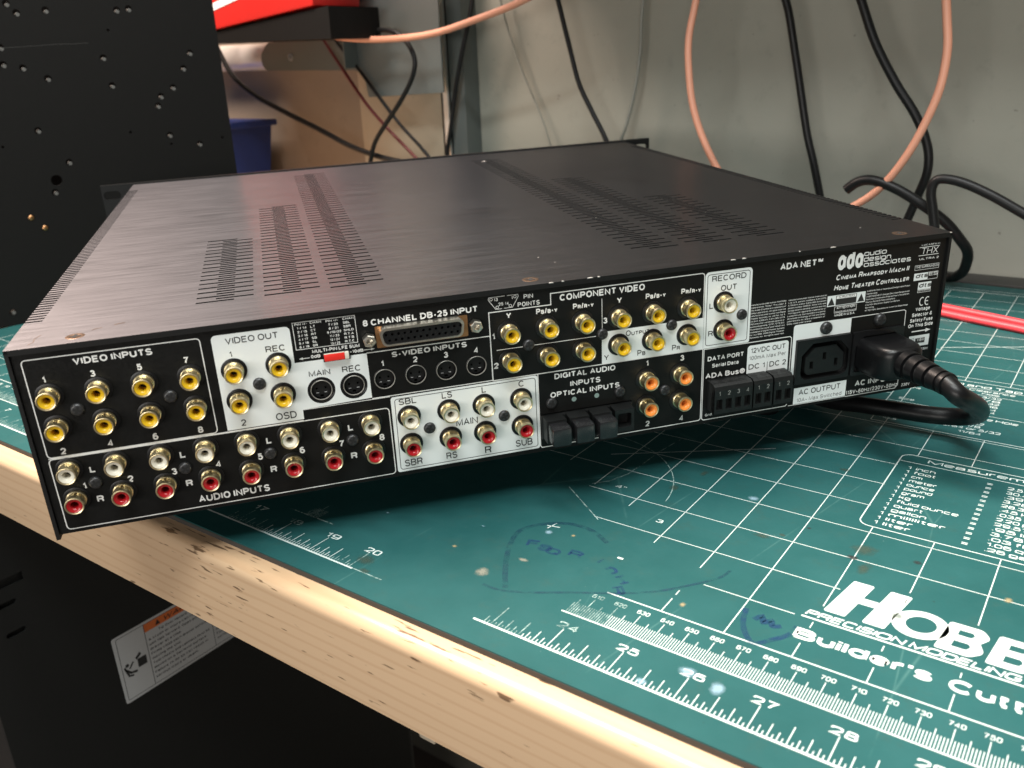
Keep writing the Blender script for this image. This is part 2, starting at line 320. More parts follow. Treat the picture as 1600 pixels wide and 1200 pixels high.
# ---- lettering: own stroke alphabet, unit = cap height, every stroke a flat ribbon
def _arc(cx, cy, rx, ry, a0, a1, p=2.0, n=None):
    n = n or max(3, int(abs(a1 - a0) / 18)); out = []
    for i in range(n + 1):
        a = math.radians(a0 + (a1 - a0) * i / n); c, q = math.cos(a), math.sin(a); k = (abs(c) ** p + abs(q) ** p) ** (-1 / p)
        out.append((cx + rx * c * k, cy + ry * q * k))
    return out
X_ = .74
def _font(p):
    A = lambda *a: _arc(*a, p); x = X_; h = x / 2
    o_ = A(.5, h, .5, h, 90, 450)
    return {
    'A': (.95, [[(0, 0), (.5, 1), (1, 0)], [(.19, .32), (.81, .32)]]), 'B': (.86, [[(0, 0), (0, 1), (.55, 1)] + A(.55, .765, .38, .235, 90, -90) + [(0, .53)], [(.55, .53)] + A(.56, .265, .44, .265, 90, -90) + [(0, 0)]]),
    'C': (.95, [A(.5, .5, .5, .5, 42, 318)]), 'D': (.93, [[(0, 0), (0, 1), (.42, 1)] + A(.42, .5, .58, .5, 90, -90) + [(0, 0)]]), 'E': (.80, [[(1, 1), (0, 1), (0, 0), (1, 0)], [(0, .52), (.9, .52)]]), 'F': (.76, [[(1, 1), (0, 1), (0, 0)], [(0, .50), (.85, .50)]]),
    'G': (1.0, [A(.5, .5, .5, .5, 42, 330) + [(1, .46), (.58, .46)], [(1, .46), (1, 0)]]), 'H': (.90, [[(0, 0), (0, 1)], [(1, 0), (1, 1)], [(0, .52), (1, .52)]]), 'I': (0, [[(.5, 0), (.5, 1)]]), 'J': (.66, [[(1, 1), (1, .3)] + A(.5, .3, .5, .3, 0, -180)]),
    'K': (.92, [[(0, 0), (0, 1)], [(.98, 1), (0, .36)], [(.34, .58), (1, 0)]]), 'L': (.74, [[(0, 1), (0, 0), (1, 0)]]), 'M': (1.08, [[(0, 0), (0, 1), (.5, .05), (1, 1), (1, 0)]]), 'N': (.92, [[(0, 0), (0, 1), (1, 0), (1, 1)]]),
    'O': (1.0, [A(.5, .5, .5, .5, 90, 450)]), 'P': (.84, [[(0, 0), (0, 1), (.55, 1)] + A(.55, .735, .45, .265, 90, -90) + [(0, .47)]]), 'Q': (1.0, [A(.5, .5, .5, .5, 90, 450), [(.62, .26), (1.02, -.04)]]),
    'R': (.88, [[(0, 0), (0, 1), (.55, 1)] + A(.55, .745, .43, .255, 90, -90) + [(0, .49)], [(.58, .49), (.86, .38), (.90, .12), (1, 0)]]), 'S': (.84, [A(.5, .755, .46, .245, 18, 270) + A(.5, .255, .5, .255, 90, -162)]),
    'T': (.86, [[(0, 1), (1, 1)], [(.5, 1), (.5, 0)]]), 'U': (.90, [[(0, 1), (0, .38)] + A(.5, .38, .5, .38, 180, 360) + [(1, 1)]]), 'V': (.90, [[(0, 1), (.5, 0), (1, 1)]]), 'W': (1.30, [[(0, 1), (.25, 0), (.5, .95), (.75, 0), (1, 1)]]),
    'X': (.90, [[(0, 0), (1, 1)], [(0, 1), (1, 0)]]), 'Y': (.90, [[(0, 1), (.5, .42), (1, 1)], [(.5, .42), (.5, 0)]]), 'Z': (.82, [[(0, 1), (1, 1), (0, 0), (1, 0)]]),
    'a': (.66, [[(.05, x * .70)] + A(.46, x * .68, .44, x * .32, 150, 0) + [(.90, .10), (1, 0)], [(.90, x * .58), (.42, x * .55)] + A(.40, x * .26, .40, x * .26, 100, 270) + [(.70, .03), (.90, .16)]]), 'b': (.68, [[(0, 1), (0, 0)], o_]), 'c': (.66, [A(.5, h, .5, h, 42, 318)]), 'd': (.68, [[(1, 1), (1, 0)], o_]),
    'e': (.68, [[(0, h * 1.02), (1, h * 1.02)] + A(.5, h, .5, h, 0, 312)]), 'f': (.36, [[(.32, 0), (.32, .82)] + A(.72, .80, .40, .20, 180, 90) + [(1, 1)], [(0, x), (.95, x)]]), 'g': (.68, [o_, [(1, x), (1, -.08)] + A(.5, -.06, .5, .20, 0, -150)]), 'h': (.64, [[(0, 0), (0, 1)], [(0, x * .6)] + A(.5, x * .6, .5, x * .4, 180, 0) + [(1, 0)]]),
    'i': (0, [[(.5, 0), (.5, x)], [(.5, .91), (.5, 1.03)]]), 'j': (.16, [[(1, x), (1, -.12), (0, -.24)], [(1, .91), (1, 1.03)]]), 'k': (.64, [[(0, 0), (0, 1)], [(.95, x), (0, .24)], [(.35, .42), (1, 0)]]), 'l': (0, [[(.5, 0), (.5, 1)]]),
    'm': (1.0, [[(0, 0), (0, x)], [(0, x * .65)] + A(.25, x * .65, .25, x * .35, 180, 0) + [(.5, 0)], [(.5, x * .65)] + A(.75, x * .65, .25, x * .35, 180, 0) + [(1, 0)]]), 'n': (.62, [[(0, 0), (0, x)], [(0, x * .6)] + A(.5, x * .6, .5, x * .4, 180, 0) + [(1, 0)]]), 'o': (.70, [o_]), 'p': (.68, [[(0, x), (0, -.27)], o_]), 'q': (.68, [[(1, x), (1, -.27)], o_]),
    'r': (.38, [[(0, 0), (0, x)], [(0, x * .6)] + A(.8, x * .62, .8, x * .38, 180, 90) + [(1, x)]]), 's': (.60, [A(.5, x * .755, .44, x * .245, 18, 270) + A(.5, x * .255, .5, x * .255, 90, -162)]), 't': (.34, [[(.38, .93), (.38, .16), (.6, 0), (1, 0)], [(0, x), (1, x)]]), 'u': (.62, [[(0, x), (0, x * .4)] + A(.5, x * .4, .5, x * .4, 180, 360) + [(1, x)], [(1, x * .5), (1, 0)]]),
    'v': (.64, [[(0, x), (.5, 0), (1, x)]]), 'w': (.96, [[(0, x), (.25, 0), (.5, x * .95), (.75, 0), (1, x)]]), 'x': (.62, [[(0, 0), (1, x)], [(0, x), (1, 0)]]), 'y': (.64, [[(0, x), (.52, .02)], [(1, x), (.42, -.18), (.2, -.27), (.02, -.25)]]), 'z': (.58, [[(0, x), (1, x), (0, 0), (1, 0)]]),
    '\u0251': (.70, [o_, [(1, x), (1, 0)]]),
    '0': (.66, [A(.5, .5, .5, .5, 90, 450)]), '1': (.30, [[(1, 0), (1, 1), (.8, .84), (0, .78)]]), '2': (.66, [A(.5, .71, .5, .29, 172, -30) + [(.06, .04), (.0, 0), (1, 0)]]), '3': (.66, [A(.5, .755, .42, .245, 165, -90)+ [(.4, .51)], [(.4, .51)] + A(.5, .26, .5, .26, 90, -165)]),
    '4': (.70, [[(.76, 0), (.76, 1), (0, .28), (1, .28)]]), '5': (.66, [[(.92, 1), (.16, 1), (.05, .50)] + A(.47, .33, .50, .33, 135, -160)]), '6': (.66, [A(.5, .31, .5, .31, 90, 450), A(.55, .55, .55, .45, 180, 50)]), '7': (.66, [[(0, 1), (1, 1), (.55, .5), (.33, 0)]]),
    '8': (.66, [A(.5, .76, .43, .24, 90, 450), A(.5, .26, .5, .26, 90, 450)]), '9': (.66, [A(.5, .69, .5, .31, 90, 450), A(.45, .45, .55, .45, 0, -130)]),
    '.': (0, [[(.5, 0), (.5, .1)]]), ',': (0, [[(.5, .1), (.5, 0), (.1, -.15)]]), '-': (.32, [[(0, .36), (1, .36)]]), '+': (.55, [[(0, .4), (1, .4)], [(.5, .12), (.5, .68)]]), '/': (.32, [[(0, -.03), (1, 1.03)]]), "'": (0, [[(.5, .68), (.5, 1)]]), '"': (.22, [[(0, .68), (0, 1)], [(1, .68), (1, 1)]]),
    ':': (0, [[(.5, .04), (.5, .14)], [(.5, .55), (.5, .65)]]), ';': (0, [[(.5, .1), (.5, 0), (.1, -.15)], [(.5, .55), (.5, .65)]]), '!': (0, [[(.5, 0), (.5, .1)], [(.5, .3), (.5, 1)]]), '(': (.2, [A(1, .4, 1, .62, 120, 240)]), ')': (.2, [A(0, .4, 1, .62, 60, -60)]), '~': (.5, [[(0, .32), (.25, .44), (.5, .36), (.75, .28), (1, .40)]]),
    '&': (.85, [[(1, 0), (.25, .72)] + A(.48, .82, .25, .18, 200, -20) + [(.2, .45)] + A(.38, .25, .38, .25, 120, 280) + [(.75, .12), (.95, .42)]]),
    '\u00ae': (1.0, [A(.5, .5, .5, .5, 90, 450), [(.34, .25), (.34, .75), (.55, .75), (.66, .64), (.55, .5), (.34, .5)], [(.52, .5), (.68, .25)]]), '\u2122': (1.0, [[(0, 1), (.36, 1)], [(.18, 1), (.18, .55)], [(.48, .55), (.48, 1), (.74, .62), (1, 1), (1, .55)]]), ' ': (.34, [])}
FN = {2.0: _font(2.12), 4.0: _font(4.5)}
# style: stroke weight, shear, roundness, letter gap
STY = {'W': (.22, 0, 2., .125), 'w': (.165, 0, 2., .16), 'k': (.155, 0, 2., .135), 'l': (.12, 0, 2., .16), 'A': (.24, .05, 2., .08), 'E': (.165, 0, 4., .13), 'I': (.20, .2, 2., .14), 'T': (.09, .1, 2., .12), 'B': (.20, .12, 2., .12), 'H': (.3, .45, 2., .08), 'P': (.20, .30, 4., .10), 'C': (.245, 0, 2., .10), 'M': (.155, 0, 4., .15)}
WF = {'W': .76, 'I': .76, 'A': .62, 'k': .82, 'l': .78, 'E': 1.3, 'P': 1.1, 'M': .95, 'C': 1.15, 'B': 1.15, 'H': 1.2}
def layout(s, st):
    t, sh, p, gap = STY[st[0]]; F = FN[p]; x = 0.; out = []
    for ch in s:
        k = 1.
        if len(st) > 1 and ch.islower(): ch = ch.upper(); k = .70
        w, strokes = F.get(ch, F['-'])
        if ch == ' ': x += .34 * k; continue
        w = w * k * WF.get(st[0], .72); tt = t * (.9 if k < 1 else 1)
        for si, sk in enumerate(strokes):
            out.append([(x + tt / 2 + X * (w), tt / 2 + Y * (k - tt)) for X, Y in sk] + [tt])
        x += w + tt + gap * (.85 if k < 1 else 1)
    return out, x - gap, sh
def text(mb, s, x0, x1, yb, cap, st, m, d, ydir=-1):
    out, w, sh = layout(s, st)
    if not out: return
    kx = cap if x1 is None else (x1 - x0) / w
    if x1 is not None and st[0] in 'WkI' and kx < .84 * cap: yb = yb + ydir * (cap - kx / .84) * .25; cap = kx / .84
    if x1 is None: x0 = x0 - w * cap / 2
    for i, sk in enumerate(out):
        tt = sk[-1]; pts = sk[:-1]
        n = len(mb.v)
        loop = (pts[0][0] - pts[-1][0]) ** 2 + (pts[0][1] - pts[-1][1]) ** 2 < 1e-6
        # pointed ends: extend open strokes to the full box
        line(mb, pts[:-1] if loop else pts, tt, lambda a, b, q: m(x0 + (a + sh * b) * kx, yb + ydir * b * cap, q), d + .003 * (i % 5), loop)
# ================================================================== SETTING
o = MB(); o.box(-2.2, 1.6, .625, .655, -.95, 2.2); o.build('wall', M_wall, kind='structure')
o = MB(); o.box(-2.2, 1.6, -1.8, .70, -.97, -.95); o.build('floor', M_floor, kind='structure')
# workbench
wb = thing('workbench', 'light maple workbench top with rounded front edge under the green mat', 'workbench', (-.3, .28, -.95))
def WB(v): return (v[0] + .3, v[1] - .28, v[2] + .95)
prof = [(.622, -.0445), (-.0655, -.0445)] + [(-.0655 + .0055 * (1 - math.cos(a)), -.0085 + .0055 * math.sin(a)) for a in [i * math.pi / 16 for i in range(9)]] + [(.622, -.003)]
vs = []; fs = []
for x in (-1.25, .45): vs += [WB((x, y, z)) for y, z in prof]
n = len(prof); fs = [(i, (i + 1) % n, n + (i + 1) % n, n + i) for i in range(n)] + [tuple(reversed(range(n))), tuple(range(n, 2 * n))]
mk('bench_top', vs, fs, M_wood, wb, smooth=True)
l = MB(); l.box(-1.25, .45, .590, .6215, -.0029, .0012); l.v = [Vector(WB(v)) for v in l.v]; l.build('rear_strip', M_strip, wb, bev=.001)
for x in (-1.15, .35):
    for y in (.02, .55):
        l = MB(); l.box(x - .03, x + .03, y - .03, y + .03, -.95, -.0447); l.v = [Vector(WB(v)) for v in l.v]; l.build('leg', M_sheet, wb)
l = MB(); l.box(-.102, -.0935, -.060, -.052, -.0535, -.0448); l.v = [Vector(WB(v)) for v in l.v]; l.build('edge_clip', M_tan_lit, wb, bev=.001)
# ================================================================== CUTTING MAT
cm = thing('cutting_mat', 'green self-healing cutting mat with white inch grid and rulers, worn and stained', 'cutting mat', (-.2, .26, 0))
CO = Vector((-.2, .26, 0))
def mm_(x, y, d): return Vector((x * MM, y * MM, d * MM)) - CO
b_ = MB(); plate(b_, rpoly([(-690, -55), (285, -55), (285, 584), (-690, 584)], 9), [], mm_, 0, -.5); b_.build('mat_sheet', [M_mat], cm)
b_ = MB(); plate(b_, rpoly([(-690.2, -55.2), (285.2, -55.2), (285.2, 584.2), (-690.2, 584.2)], 9), [], mm_, -.55, -3); b_.build('mat_core', M_core, cm)
pb = MB(); lb = MB(); fb = MB(); zb = .05
lw = .40
def seg(x0, y0, x1, y1, w=lw, tgt=None): line(tgt or pb, [(x0, y0), (x1, y1)], w, mm_, zb)
I = 25.4
# grid
for c in range(0, 37):
    x = (c - 26) * I
    if c == 25: segs = [(0, 10), (13, 16.5), (36, 556)]
    elif c == 24: segs = [(44, 556)]
    elif c == 23: segs = [(68, 556)]
    elif 17 <= c <= 22: segs = [(79 + (22 - c) * 18, 556)]
    elif c == 26: segs = [(0, 556)]
    elif c == 27: segs = [(0, 9.3), (20, 24), (36, 107.4), (193.5, 231.5), (323.5, 556)]
    elif c == 28: segs = [(0, 9.5), (20, 23.5), (54.5, 57), (62.5, 107.4), (193.5, 231.5), (323.5, 556)]
    elif c >= 29: segs = [(0, 9.8), (19.5, 22.5), (54, 107.4), (193.5, 231.5), (323.5, 556)]
    else: segs = [(0, 556)]
    for a, b in segs: seg(x, a, x, b)
for r in range(0, 23):
    y = r * I
    if r == 0: segs = [(-660, -430), (-49, 254)]
    elif r == 1: segs = [(-660, -430), (-19, 18)]
    elif r == 2: segs = [(-660, -430), (-85, 27.5)]
    elif r == 3: segs = [(-660, -430), (-103, 254)]
    elif r in (5, 6, 7): segs = [(-660, 19.2)]
    elif r in (10, 11, 12): segs = [(-660, -8)]
    else: segs = [(-660, 254)]
    for a, b in segs: seg(a, y, b, y, .62 if r == 0 else lw)
seg(-660, 556.5, 254, 556.5, .6); seg(-668, 565.5, 262, 565.5, .6)
seg(-111, 70, -82, 49, .5, fb); seg(-112, 114, -40, 165.5, .5); seg(-1, 386, 50, 415.5, .6)
line(fb, [(-88.5, 150), (-91.2, 130), (-91.8, 112), (-92.7, 98), (-97, 86), (-103, 79)], .5, mm_, zb)
line(fb, [(-125 + 62 * math.cos(a), 75 + 62 * math.sin(a)) for a in [math.radians(q) for q in range(5, 130, 6)]], .5, mm_, zb)
# inch ruler
seg(-690, -42.5, -427, -42.5, 1.0); seg(-252, -42.5, -150, -42.5, .9); seg(-150, -42.3, -133, -42.3, .5, fb); seg(-84, -42.5, 254, -42.5, 1.0)
for i in range(0, 36 * 16 + 1):
    x = (i / 16 - 26) * I
    if -427 < x < -235 or -151 < x < -80: continue
    h = 12.5 if i % 16 == 0 else 9.2 if i % 8 == 0 else 6.8 if i % 4 == 0 else 4.3 if i % 2 == 0 else 2.3
    t_ = fb if (x < -210 or -165 < x < -150 or -80 < x < -62) else pb
    seg(x, -42.3, x, -42.3 + h, .34, t_)
for i in range(1, 36):
    x = (i - 26) * I
    if -235 > x > -427 or -151 < x < -70: continue
    text(fb if i in (18, 24) else pb, str(i), x - 3.6 if i > 9 else x - 1.5, x + 5.0 if i > 9 else x + 2.5, -29.4, 3.7, 'M', mm_, zb, 1)
# millimetre ruler
seg(-690, -20, -427, -20, .7); seg(-215, -20, -185, -20, .6, fb); seg(-58, -20, 254, -20, .7)
for i in range(0, 914):
    x = i - 660.4
    if -427 < x < -205 or -196 < x < -57: continue
    h = 12.9 if i % 10 == 0 else 9.9 if i % 5 == 0 else 7.3
    seg(x, -19.9, x, -19.9 + h, .30, fb if x < -40 else pb)
for i in range(10, 910, 10):
    x = i - 660.4
    if -427 < x < -51: continue
    text(fb if i in (610, 620) else pb, str(i), x - 2.4, x + 2.7, -6.0, 2.35, 'M', mm_, zb, 1)
seg(-99, 32, -93, 33.5, .5); seg(-97.6, 30, -96.2, 36, .5)
text(pb, '4"', -91.7, -86.0, 81.6, 3.3, 'E', mm_, zb, 1); text(pb, '3', -58.8, -55.4, 61.0, 2.9, 'E', mm_, zb, 1); text(pb, '-', -59, -55, 22, 8, 'M', mm_, zb, 1)
# conversion table
line(pb, rpoly([(18.6, 107.4), (265, 107.4), (265, 193.4), (18.6, 193.4)], 5), .55, mm_, zb, True)
seg(18.9, 183.9, 264.8, 183.9, .5)
text(pb, 'Measurement Conversions', 31.4, 143, 186.9, 4.1, 'E', mm_, zb, 1)
rows = [('inch', '2.54 cm'), ('foot', '30.48 cm'), ('cm', '.39 inch'), ('meter', '3.28 feet'), ('ounce', '28.35 grams'), ('pound', '.45 kg'), ('gram', '.035 ounce'), ('kg', '2.20 pounds'), ('fluid ounce', '29.57 ml'), ('quart', '.95 liter'), ('gallon', '3.78 liter'), ('milliliter', '.03 fl oz'), ('liter', '1.06 quart'), ('liter', '.26 gallon')]
for i, (a, b) in enumerate(rows):
    y = 176.4 - i * 4.98
    text(pb, '1', 24.4, 25.9, y - .7, 3.2, 'E', mm_, zb, 1)
    text(pb, a, 28.2, 28.2 + 2.50 * len(a) - (.9 if 'i' in a else 0), y - .7, 3.2, 'E', mm_, zb, 1)
    for q in (0, 1.2): line(pb, [(60.2, y + .8 + q), (62.6, y + .8 + q)], .55, mm_, zb)
    text(pb, b, 69.2, 69.2 + 2.50 * len(b), y - .7, 3.2, 'E', mm_, zb, 1)
# drill and tap table
seg(-8, 231.5, 262, 231.5, .5); seg(-8, 323.4, 262, 323.4, .5); seg(-8, 231.5, -8, 323.4, .5); seg(-8, 312.5, 262, 312.5, .4); seg(-8, 268, 262, 268, .4); seg(-8, 301.5, 262, 301.5, .35)
text(pb, 'Drill and Tap', 13.5, 58.3, 314.2, 4.6, 'E', mm_, zb, 1)
text(pb, 'Clearance', 30.3, 55.4, 307.6, 3.4, 'E', mm_, zb, 1); text(pb, 'Hole', 38, 47.6, 303.2, 3.2, 'E', mm_, zb, 1)
for i, s in enumerate(['3/32', '1/8', '5/32', '3/16', '9/64', '11/64']): text(pb, s, 39, 49.5, 297 - i * 4.9, 3.2, 'E', mm_, zb, 1)
text(pb, 'Drill', -3, 5, 294, 3.2, 'E', mm_, zb, 1); text(pb, 'Size', -2.5, 6.2, 272, 3.4, 'E', mm_, zb, 1)
text(pb, 'Dia.', -2.2, 6.6, 260.6, 3.6, 'E', mm_, zb, 1)
for i, s in enumerate(['.087', '.112', '.140', '.163']): text(pb, s, -4.8, 4.2, 252.6 - i * 5.2, 3.3, 'E', mm_, zb, 1)
text(pb, 'Clearance Hole', 23.9, 62.9, 260.6, 3.7, 'E', mm_, zb, 1)
for (s, a, b), y in zip([('3/32', 36.6, 47), ('1/8', 38.9, 46), ('9/64 or 5/32', 27.4, 56.6), ('11/64', 36.4, 48)], [252, 247.2, 242.6, 236.8]): text(pb, s, a, b, y, 3.3, 'E', mm_, zb, 1)
# maker's logo
def sl(px, y): return px
def Hlet(x0, x1, y0, y1, sx, w):   # big slanted H as two stems and a bar
    def P(x, y): return (x + (y - y0) * sx, y)
    for a in (x0, x1 - w): plate(pb, rpoly([P(a, y0), P(a + w, y0), P(a + w, y1), P(a, y1)], .8, 3), [], mm_, zb)
    ym = (y0 + y1) / 2 + .5; plate(pb, [P(x0 + w - .3, ym - 2.2), P(x1 - w + .3, ym - 2.2), P(x1 - w + .3, ym + 2.2), P(x0 + w - .3, ym + 2.2)], [], mm_, zb + .01)
Hlet(26.1, 48.2, 33.6, 59.6, .17, 8.0)
def ell(cx, cy, rx, ry, n=36): return [(cx + rx * math.cos(2 * math.pi * i / n) + .10 * ry * math.sin(2 * math.pi * i / n), cy + ry * math.sin(2 * math.pi * i / n)) for i in range(n)]
plate(pb, ell(58.6, 43.2, 9.6, 9.2), [ell(58.9, 43.4, 5.2, 5.3)], mm_, zb)
def Blet(x0):
    def P(x, y): return (x0 + x + (y - 33) * .10, y)
    outer = rpoly([P(0, 32.6), P(11.5, 32.6), P(15.2, 37), P(12.6, 42.4), P(15, 47), P(11.5, 51.4), P(1.2, 51.4), P(.4, 50.6)], [.8, 3.6, 3.2, .8, 3.0, 3.0, .6, .6], 4)
    h1 = rpoly([P(4.6, 36.3), P(9.6, 36.3), P(10.4, 38.4), P(9.6, 40.3), P(4.6, 40.3)], [.2, 1.2, 1.2, 1.2, .2], 3)
    h2 = rpoly([P(4.6, 44.3), P(9.2, 44.3), P(10, 46), P(9.2, 47.7), P(4.6, 47.7)], [.2, 1, 1, 1, .2], 3)
    plate(pb, outer, [h1, h2], mm_, zb)
Blet(65.2); Blet(81.6)
text(pb, 'ICO', 98.6, 128, 32.6, 18.8, 'H', mm_, zb, 1)
text(pb, 'PRECISION MODELING', 20.8, 92.8, 27.4, 4.0, 'P', mm_, zb, 1); seg(20.3, 26.1, 130, 26.1, .9); text(pb, 'PRODUCTS', 96, 128, 27.4, 4.0, 'P', mm_, zb, 1)
text(pb, "Builder's", 21.4, 68.6, 11.6, 6.7, 'C', mm_, zb, 1); text(pb, "Cutting", 73.6, 111, 11.2, 7.0, 'C', mm_, zb, 1); text(pb, "Mat", 116, 134, 11.2, 7.0, 'C', mm_, zb, 1)
pb.build('printed_lines_and_lettering', M_print, cm); fb.build('faded_print', M_faint, cm, kind='stuff')
# marker writing and stains, lying on the mat
kb = MB(); tb = MB()
line(tb, [(x, y) for x, y, z in catmull([(p[0], p[1], 0) for p in [(-95, -22), (-86, -21.6), (-74, -15.9), (-61.4, -7.9), (-47.6, .1), (-34.6, 9.4), (-25.5, 19.6), (-16.2, 32.3), (-13.9, 40.7)]], 5)], 1.4, mm_, .07)
line(tb, [(x, y) for x, y, z in catmull([(p[0], p[1], 0) for p in [(-85.6, -19.4), (-94.3, -7.3), (-103, 7.6), (-107, 21.5), (-101, 32.3), (-90.6, 38.8), (-79.1, 38.7), (-68, 33)]], 5)], 2.4, mm_, .075)
for s, x, y, a, c in [('F', -94.5, 13, 20, 5.5), ('a', -88, 12.4, 15, 7), ('Q', -84, 12.0, 10, 5.2), ('R', -74.5, 15.2, 5, 5.4), ('i', -63.5, 16.5, -12, 4.5), ('n', -56.5, 12.6, -25, 6), ('H', -50, 9.0, -38, 5), ('R', -47.5, 1.5, -45, 5)]:
    ca, sa = math.cos(math.radians(a)), math.sin(math.radians(a))
    text(kb, s, 0, None, 0, c, 'C', lambda u, v, d, x=x, y=y, ca=ca, sa=sa: mm_(x + u * ca - v * sa, y + u * sa + v * ca, d), .07, 1)
kb.build('marker_word', M_pen, cm); kb = MB()
line(kb, [(x, y) for x, y, z in catmull([(p[0], p[1], 0) for p in [(1.3, 19.4), (4.2, 8.5), (11.0, .2), (16, 5.3), (20.5, 12), (21.4, 18.2)]], 5)], 2.2, mm_, .07)
line(kb, [(x, y) for x, y, z in catmull([(p[0], p[1], 0) for p in [(6.4, 14), (8.2, 17.4), (10, 14), (12, 16.6), (13.6, 13.6), (16.4, 15.2)]], 5)], 2.4, mm_, .075)
kb.build('marker_shield', M_pen, cm); tb.build('faded_marker_loop', M_thin, cm)
def blob(cx, cy, rx, ry, rot, m_, z=.06, seed=0):
    rnd = random.Random(seed + int(cx * 7 + cy * 13)); n = 28; P = []
    for i in range(n):
        a = 2 * math.pi * i / n; k = 1 + rnd.uniform(-.12, .12); x = rx * k * math.cos(a); y = ry * k * math.sin(a)
        P.append((cx + x * math.cos(rot) - y * math.sin(rot), cy + x * math.sin(rot) + y * math.cos(rot)))
    q = MB(); plate(q, P, [], mm_, z); q.build('stain', m_, cm)
blob(27.5, 86, 9, 9, .2, M_st_brown); blob(31, 71, 5, 9, -.1, M_st_brown, .065); blob(25, 77, 4.5, 3, .4, M_st_dark, .07)
blob(48.3, 86.6, 3.4, 3, 0, M_st_dark); blob(-6, 79.4, 2.8, 2, 0, M_st_brown); blob(-13.5, 74.5, 7, 3.4, .3, M_st_brown); blob(2.2, 91.3, 2, 1.8, 0, M_st_dark)
blob(-101, -15, 7, 4.5, .9, M_st_glue); blob(-91.5, 2, 4.2, 2.2, -.2, M_st_glue); blob(-95, 27, 4.4, 2, -.9, M_st_white); blob(-124, -5, 2.2, 2, 0, M_st_tan); blob(-84, 30.3, 1.8, 1.8, 0, M_st_tan)
blob(-150, -34, 9, 6, .5, M_st_brown); blob(-144, -41, 6, 3, 0, M_st_brown); blob(50, 44.5, 6.5, 3.4, -.5, M_st_brown); blob(-29, 105, 5, 3.4, .6, M_st_white); blob(-2, -26.8, 6, 5, 0, M_st_white); blob(10.5, -29.5, 5, 6, .3, M_st_white)
blob(-12.8, -40, 4, 3, 0, M_st_white); blob(72, 49, 1.4, 1.2, 0, M_st_brown); blob(-66, 96, 4, 6, .2, M_st_brown); blob(-20, 8.6, 2.4, 3, 0, M_st_tan); blob(-171, 2, 2, 1.6, 0, M_st_white); blob(83, 77, 3, 3, 0, M_st_tan)
blob(-1, 158, 6, 3.4, .2, M_st_brown); blob(-124, 16, 2, .9, 0, M_st_white); blob(-60, 118, 3, 6, .2, M_st_brown)
# ================================================================== AUDIO COMPONENT
H = 83.0; CU, CD = 216., 212.; FT = 22.
Ur = Matrix(((0.626258, -0.779517, 0.012441), (0.779384, 0.625603, -0.034361), (0.019002, 0.031215, 0.999332)))
Up = Vector((-247.603, -117.630, 104.400))
unit = thing('audio_processor', 'black rack-mount home theater controller, rear panel full of sockets, on the mat', 'audio component')
mw = Ur.to_4x4(); mw.translation = (Up + Ur @ Vector((CU, CD, -H - FT))) * MM; unit.matrix_world = mw
def L(u, v, o=0.): return Vector(((u - CU) * MM, (-o - CD) * MM, (H + FT - v) * MM))     # on the rear panel: u right, v down, o outward
def T_(u, y, w=0.): return Vector(((u - CU) * MM, (y - CD) * MM, (H + FT + w) * MM))    # on the top cover: u right, y away, w up
# top cover with real slots
slots = []
def col_(u0, y0, n, w=16.3): slots.extend((u0, u0 + w, y0 + 8.07 * k - 1.0, y0 + 8.07 * k + 1.0) for k in range(n))
for u0, n in ((69.0, 17), (98.3, 28), (127.5, 45)): col_(u0, 34.6, n); col_(u0 + 8.4, 38.63, n - 1 + (1 if n != 17 else 0))
for u0, n in ((276.5, 44), (305.9, 28), (336.2, 16)): col_(u0, 40.6, n, 16.0); col_(u0 + 8.2, 36.55, n, 16.0)
for k in range(89):
    y = 36.2 + 4.03 * k; slots.append((0., 7.0, y - .9, y + .9)); slots.append((424.6, 431.6, y - .9, y + .9))
WT = 431.6; DT = 424.; th = 1.5
cov = MB(); ys = sorted({0., DT} | {round(s[2], 3) for s in slots} | {round(s[3], 3) for s in slots})
y_start = -1.2
ys = [y_start] + [y for y in ys if y > 0]
for a, b in zip(ys, ys[1:]):
    if b - a < 1e-4: continue
    mid = (a + b) / 2; act = sorted((s[0], s[1]) for s in slots if s[2] < mid < s[3]); x = 0.
    for s0, s1 in act:
        if s0 > x + 1e-6: cov.add([T_(x, a), T_(s0, a), T_(s0, b), T_(x, b)], [(0, 1, 2, 3)])
        x = max(x, s1)
    if x < WT - 1e-6: cov.add([T_(x, a), T_(WT, a), T_(WT, b), T_(x, b)], [(0, 1, 2, 3)])
cov.build('top_cover', M_top, unit)
sw_ = MB()
for s in slots:
    u0, u1, a, b = s
    for p, q in (((u0, a), (u1, a)), ((u1, a), (u1, b)), ((u1, b), (u0, b)), ((u0, b), (u0, a))):
        if p[0] == q[0] and p[0] in (0., 431.6): continue
        sw_.add([T_(*p), T_(*q), T_(*q, -th), T_(*p, -th)], [(0, 1, 2, 3)])
sw_.build('slot_walls', M_dark, unit)
cs = MB()
cs.add([T_(0, y_start), T_(WT, y_start), T_(WT, y_start, -th), T_(0, y_start, -th)], [(0, 1, 2, 3)])
for u0, u1 in ((0, th), (WT - th, WT)):
    # side skirt: solid above and below the vent slits, teeth between them
    cs.box(*[c for c in (T_(u0, 0).x, T_(u1, 0).x, T_(0, y_start).y, T_(0, DT).y, T_(0, 0, -H - 1.6).z, T_(0, 0, -9).z)])
    yy = [y_start] + [v for k in range(89) for v in (36.2 + 4.03 * k - .9, 36.2 + 4.03 * k + .9)] + [DT]
    for a, b in zip(yy[0::2], yy[1::2]): cs.box(T_(u0, 0).x, T_(u1, 0).x, T_(0, a).y, T_(0, b).y, T_(0, 0, -9).z, T_(0, 0, -.02).z)
cs.build('side_skirt', M_edge, unit)
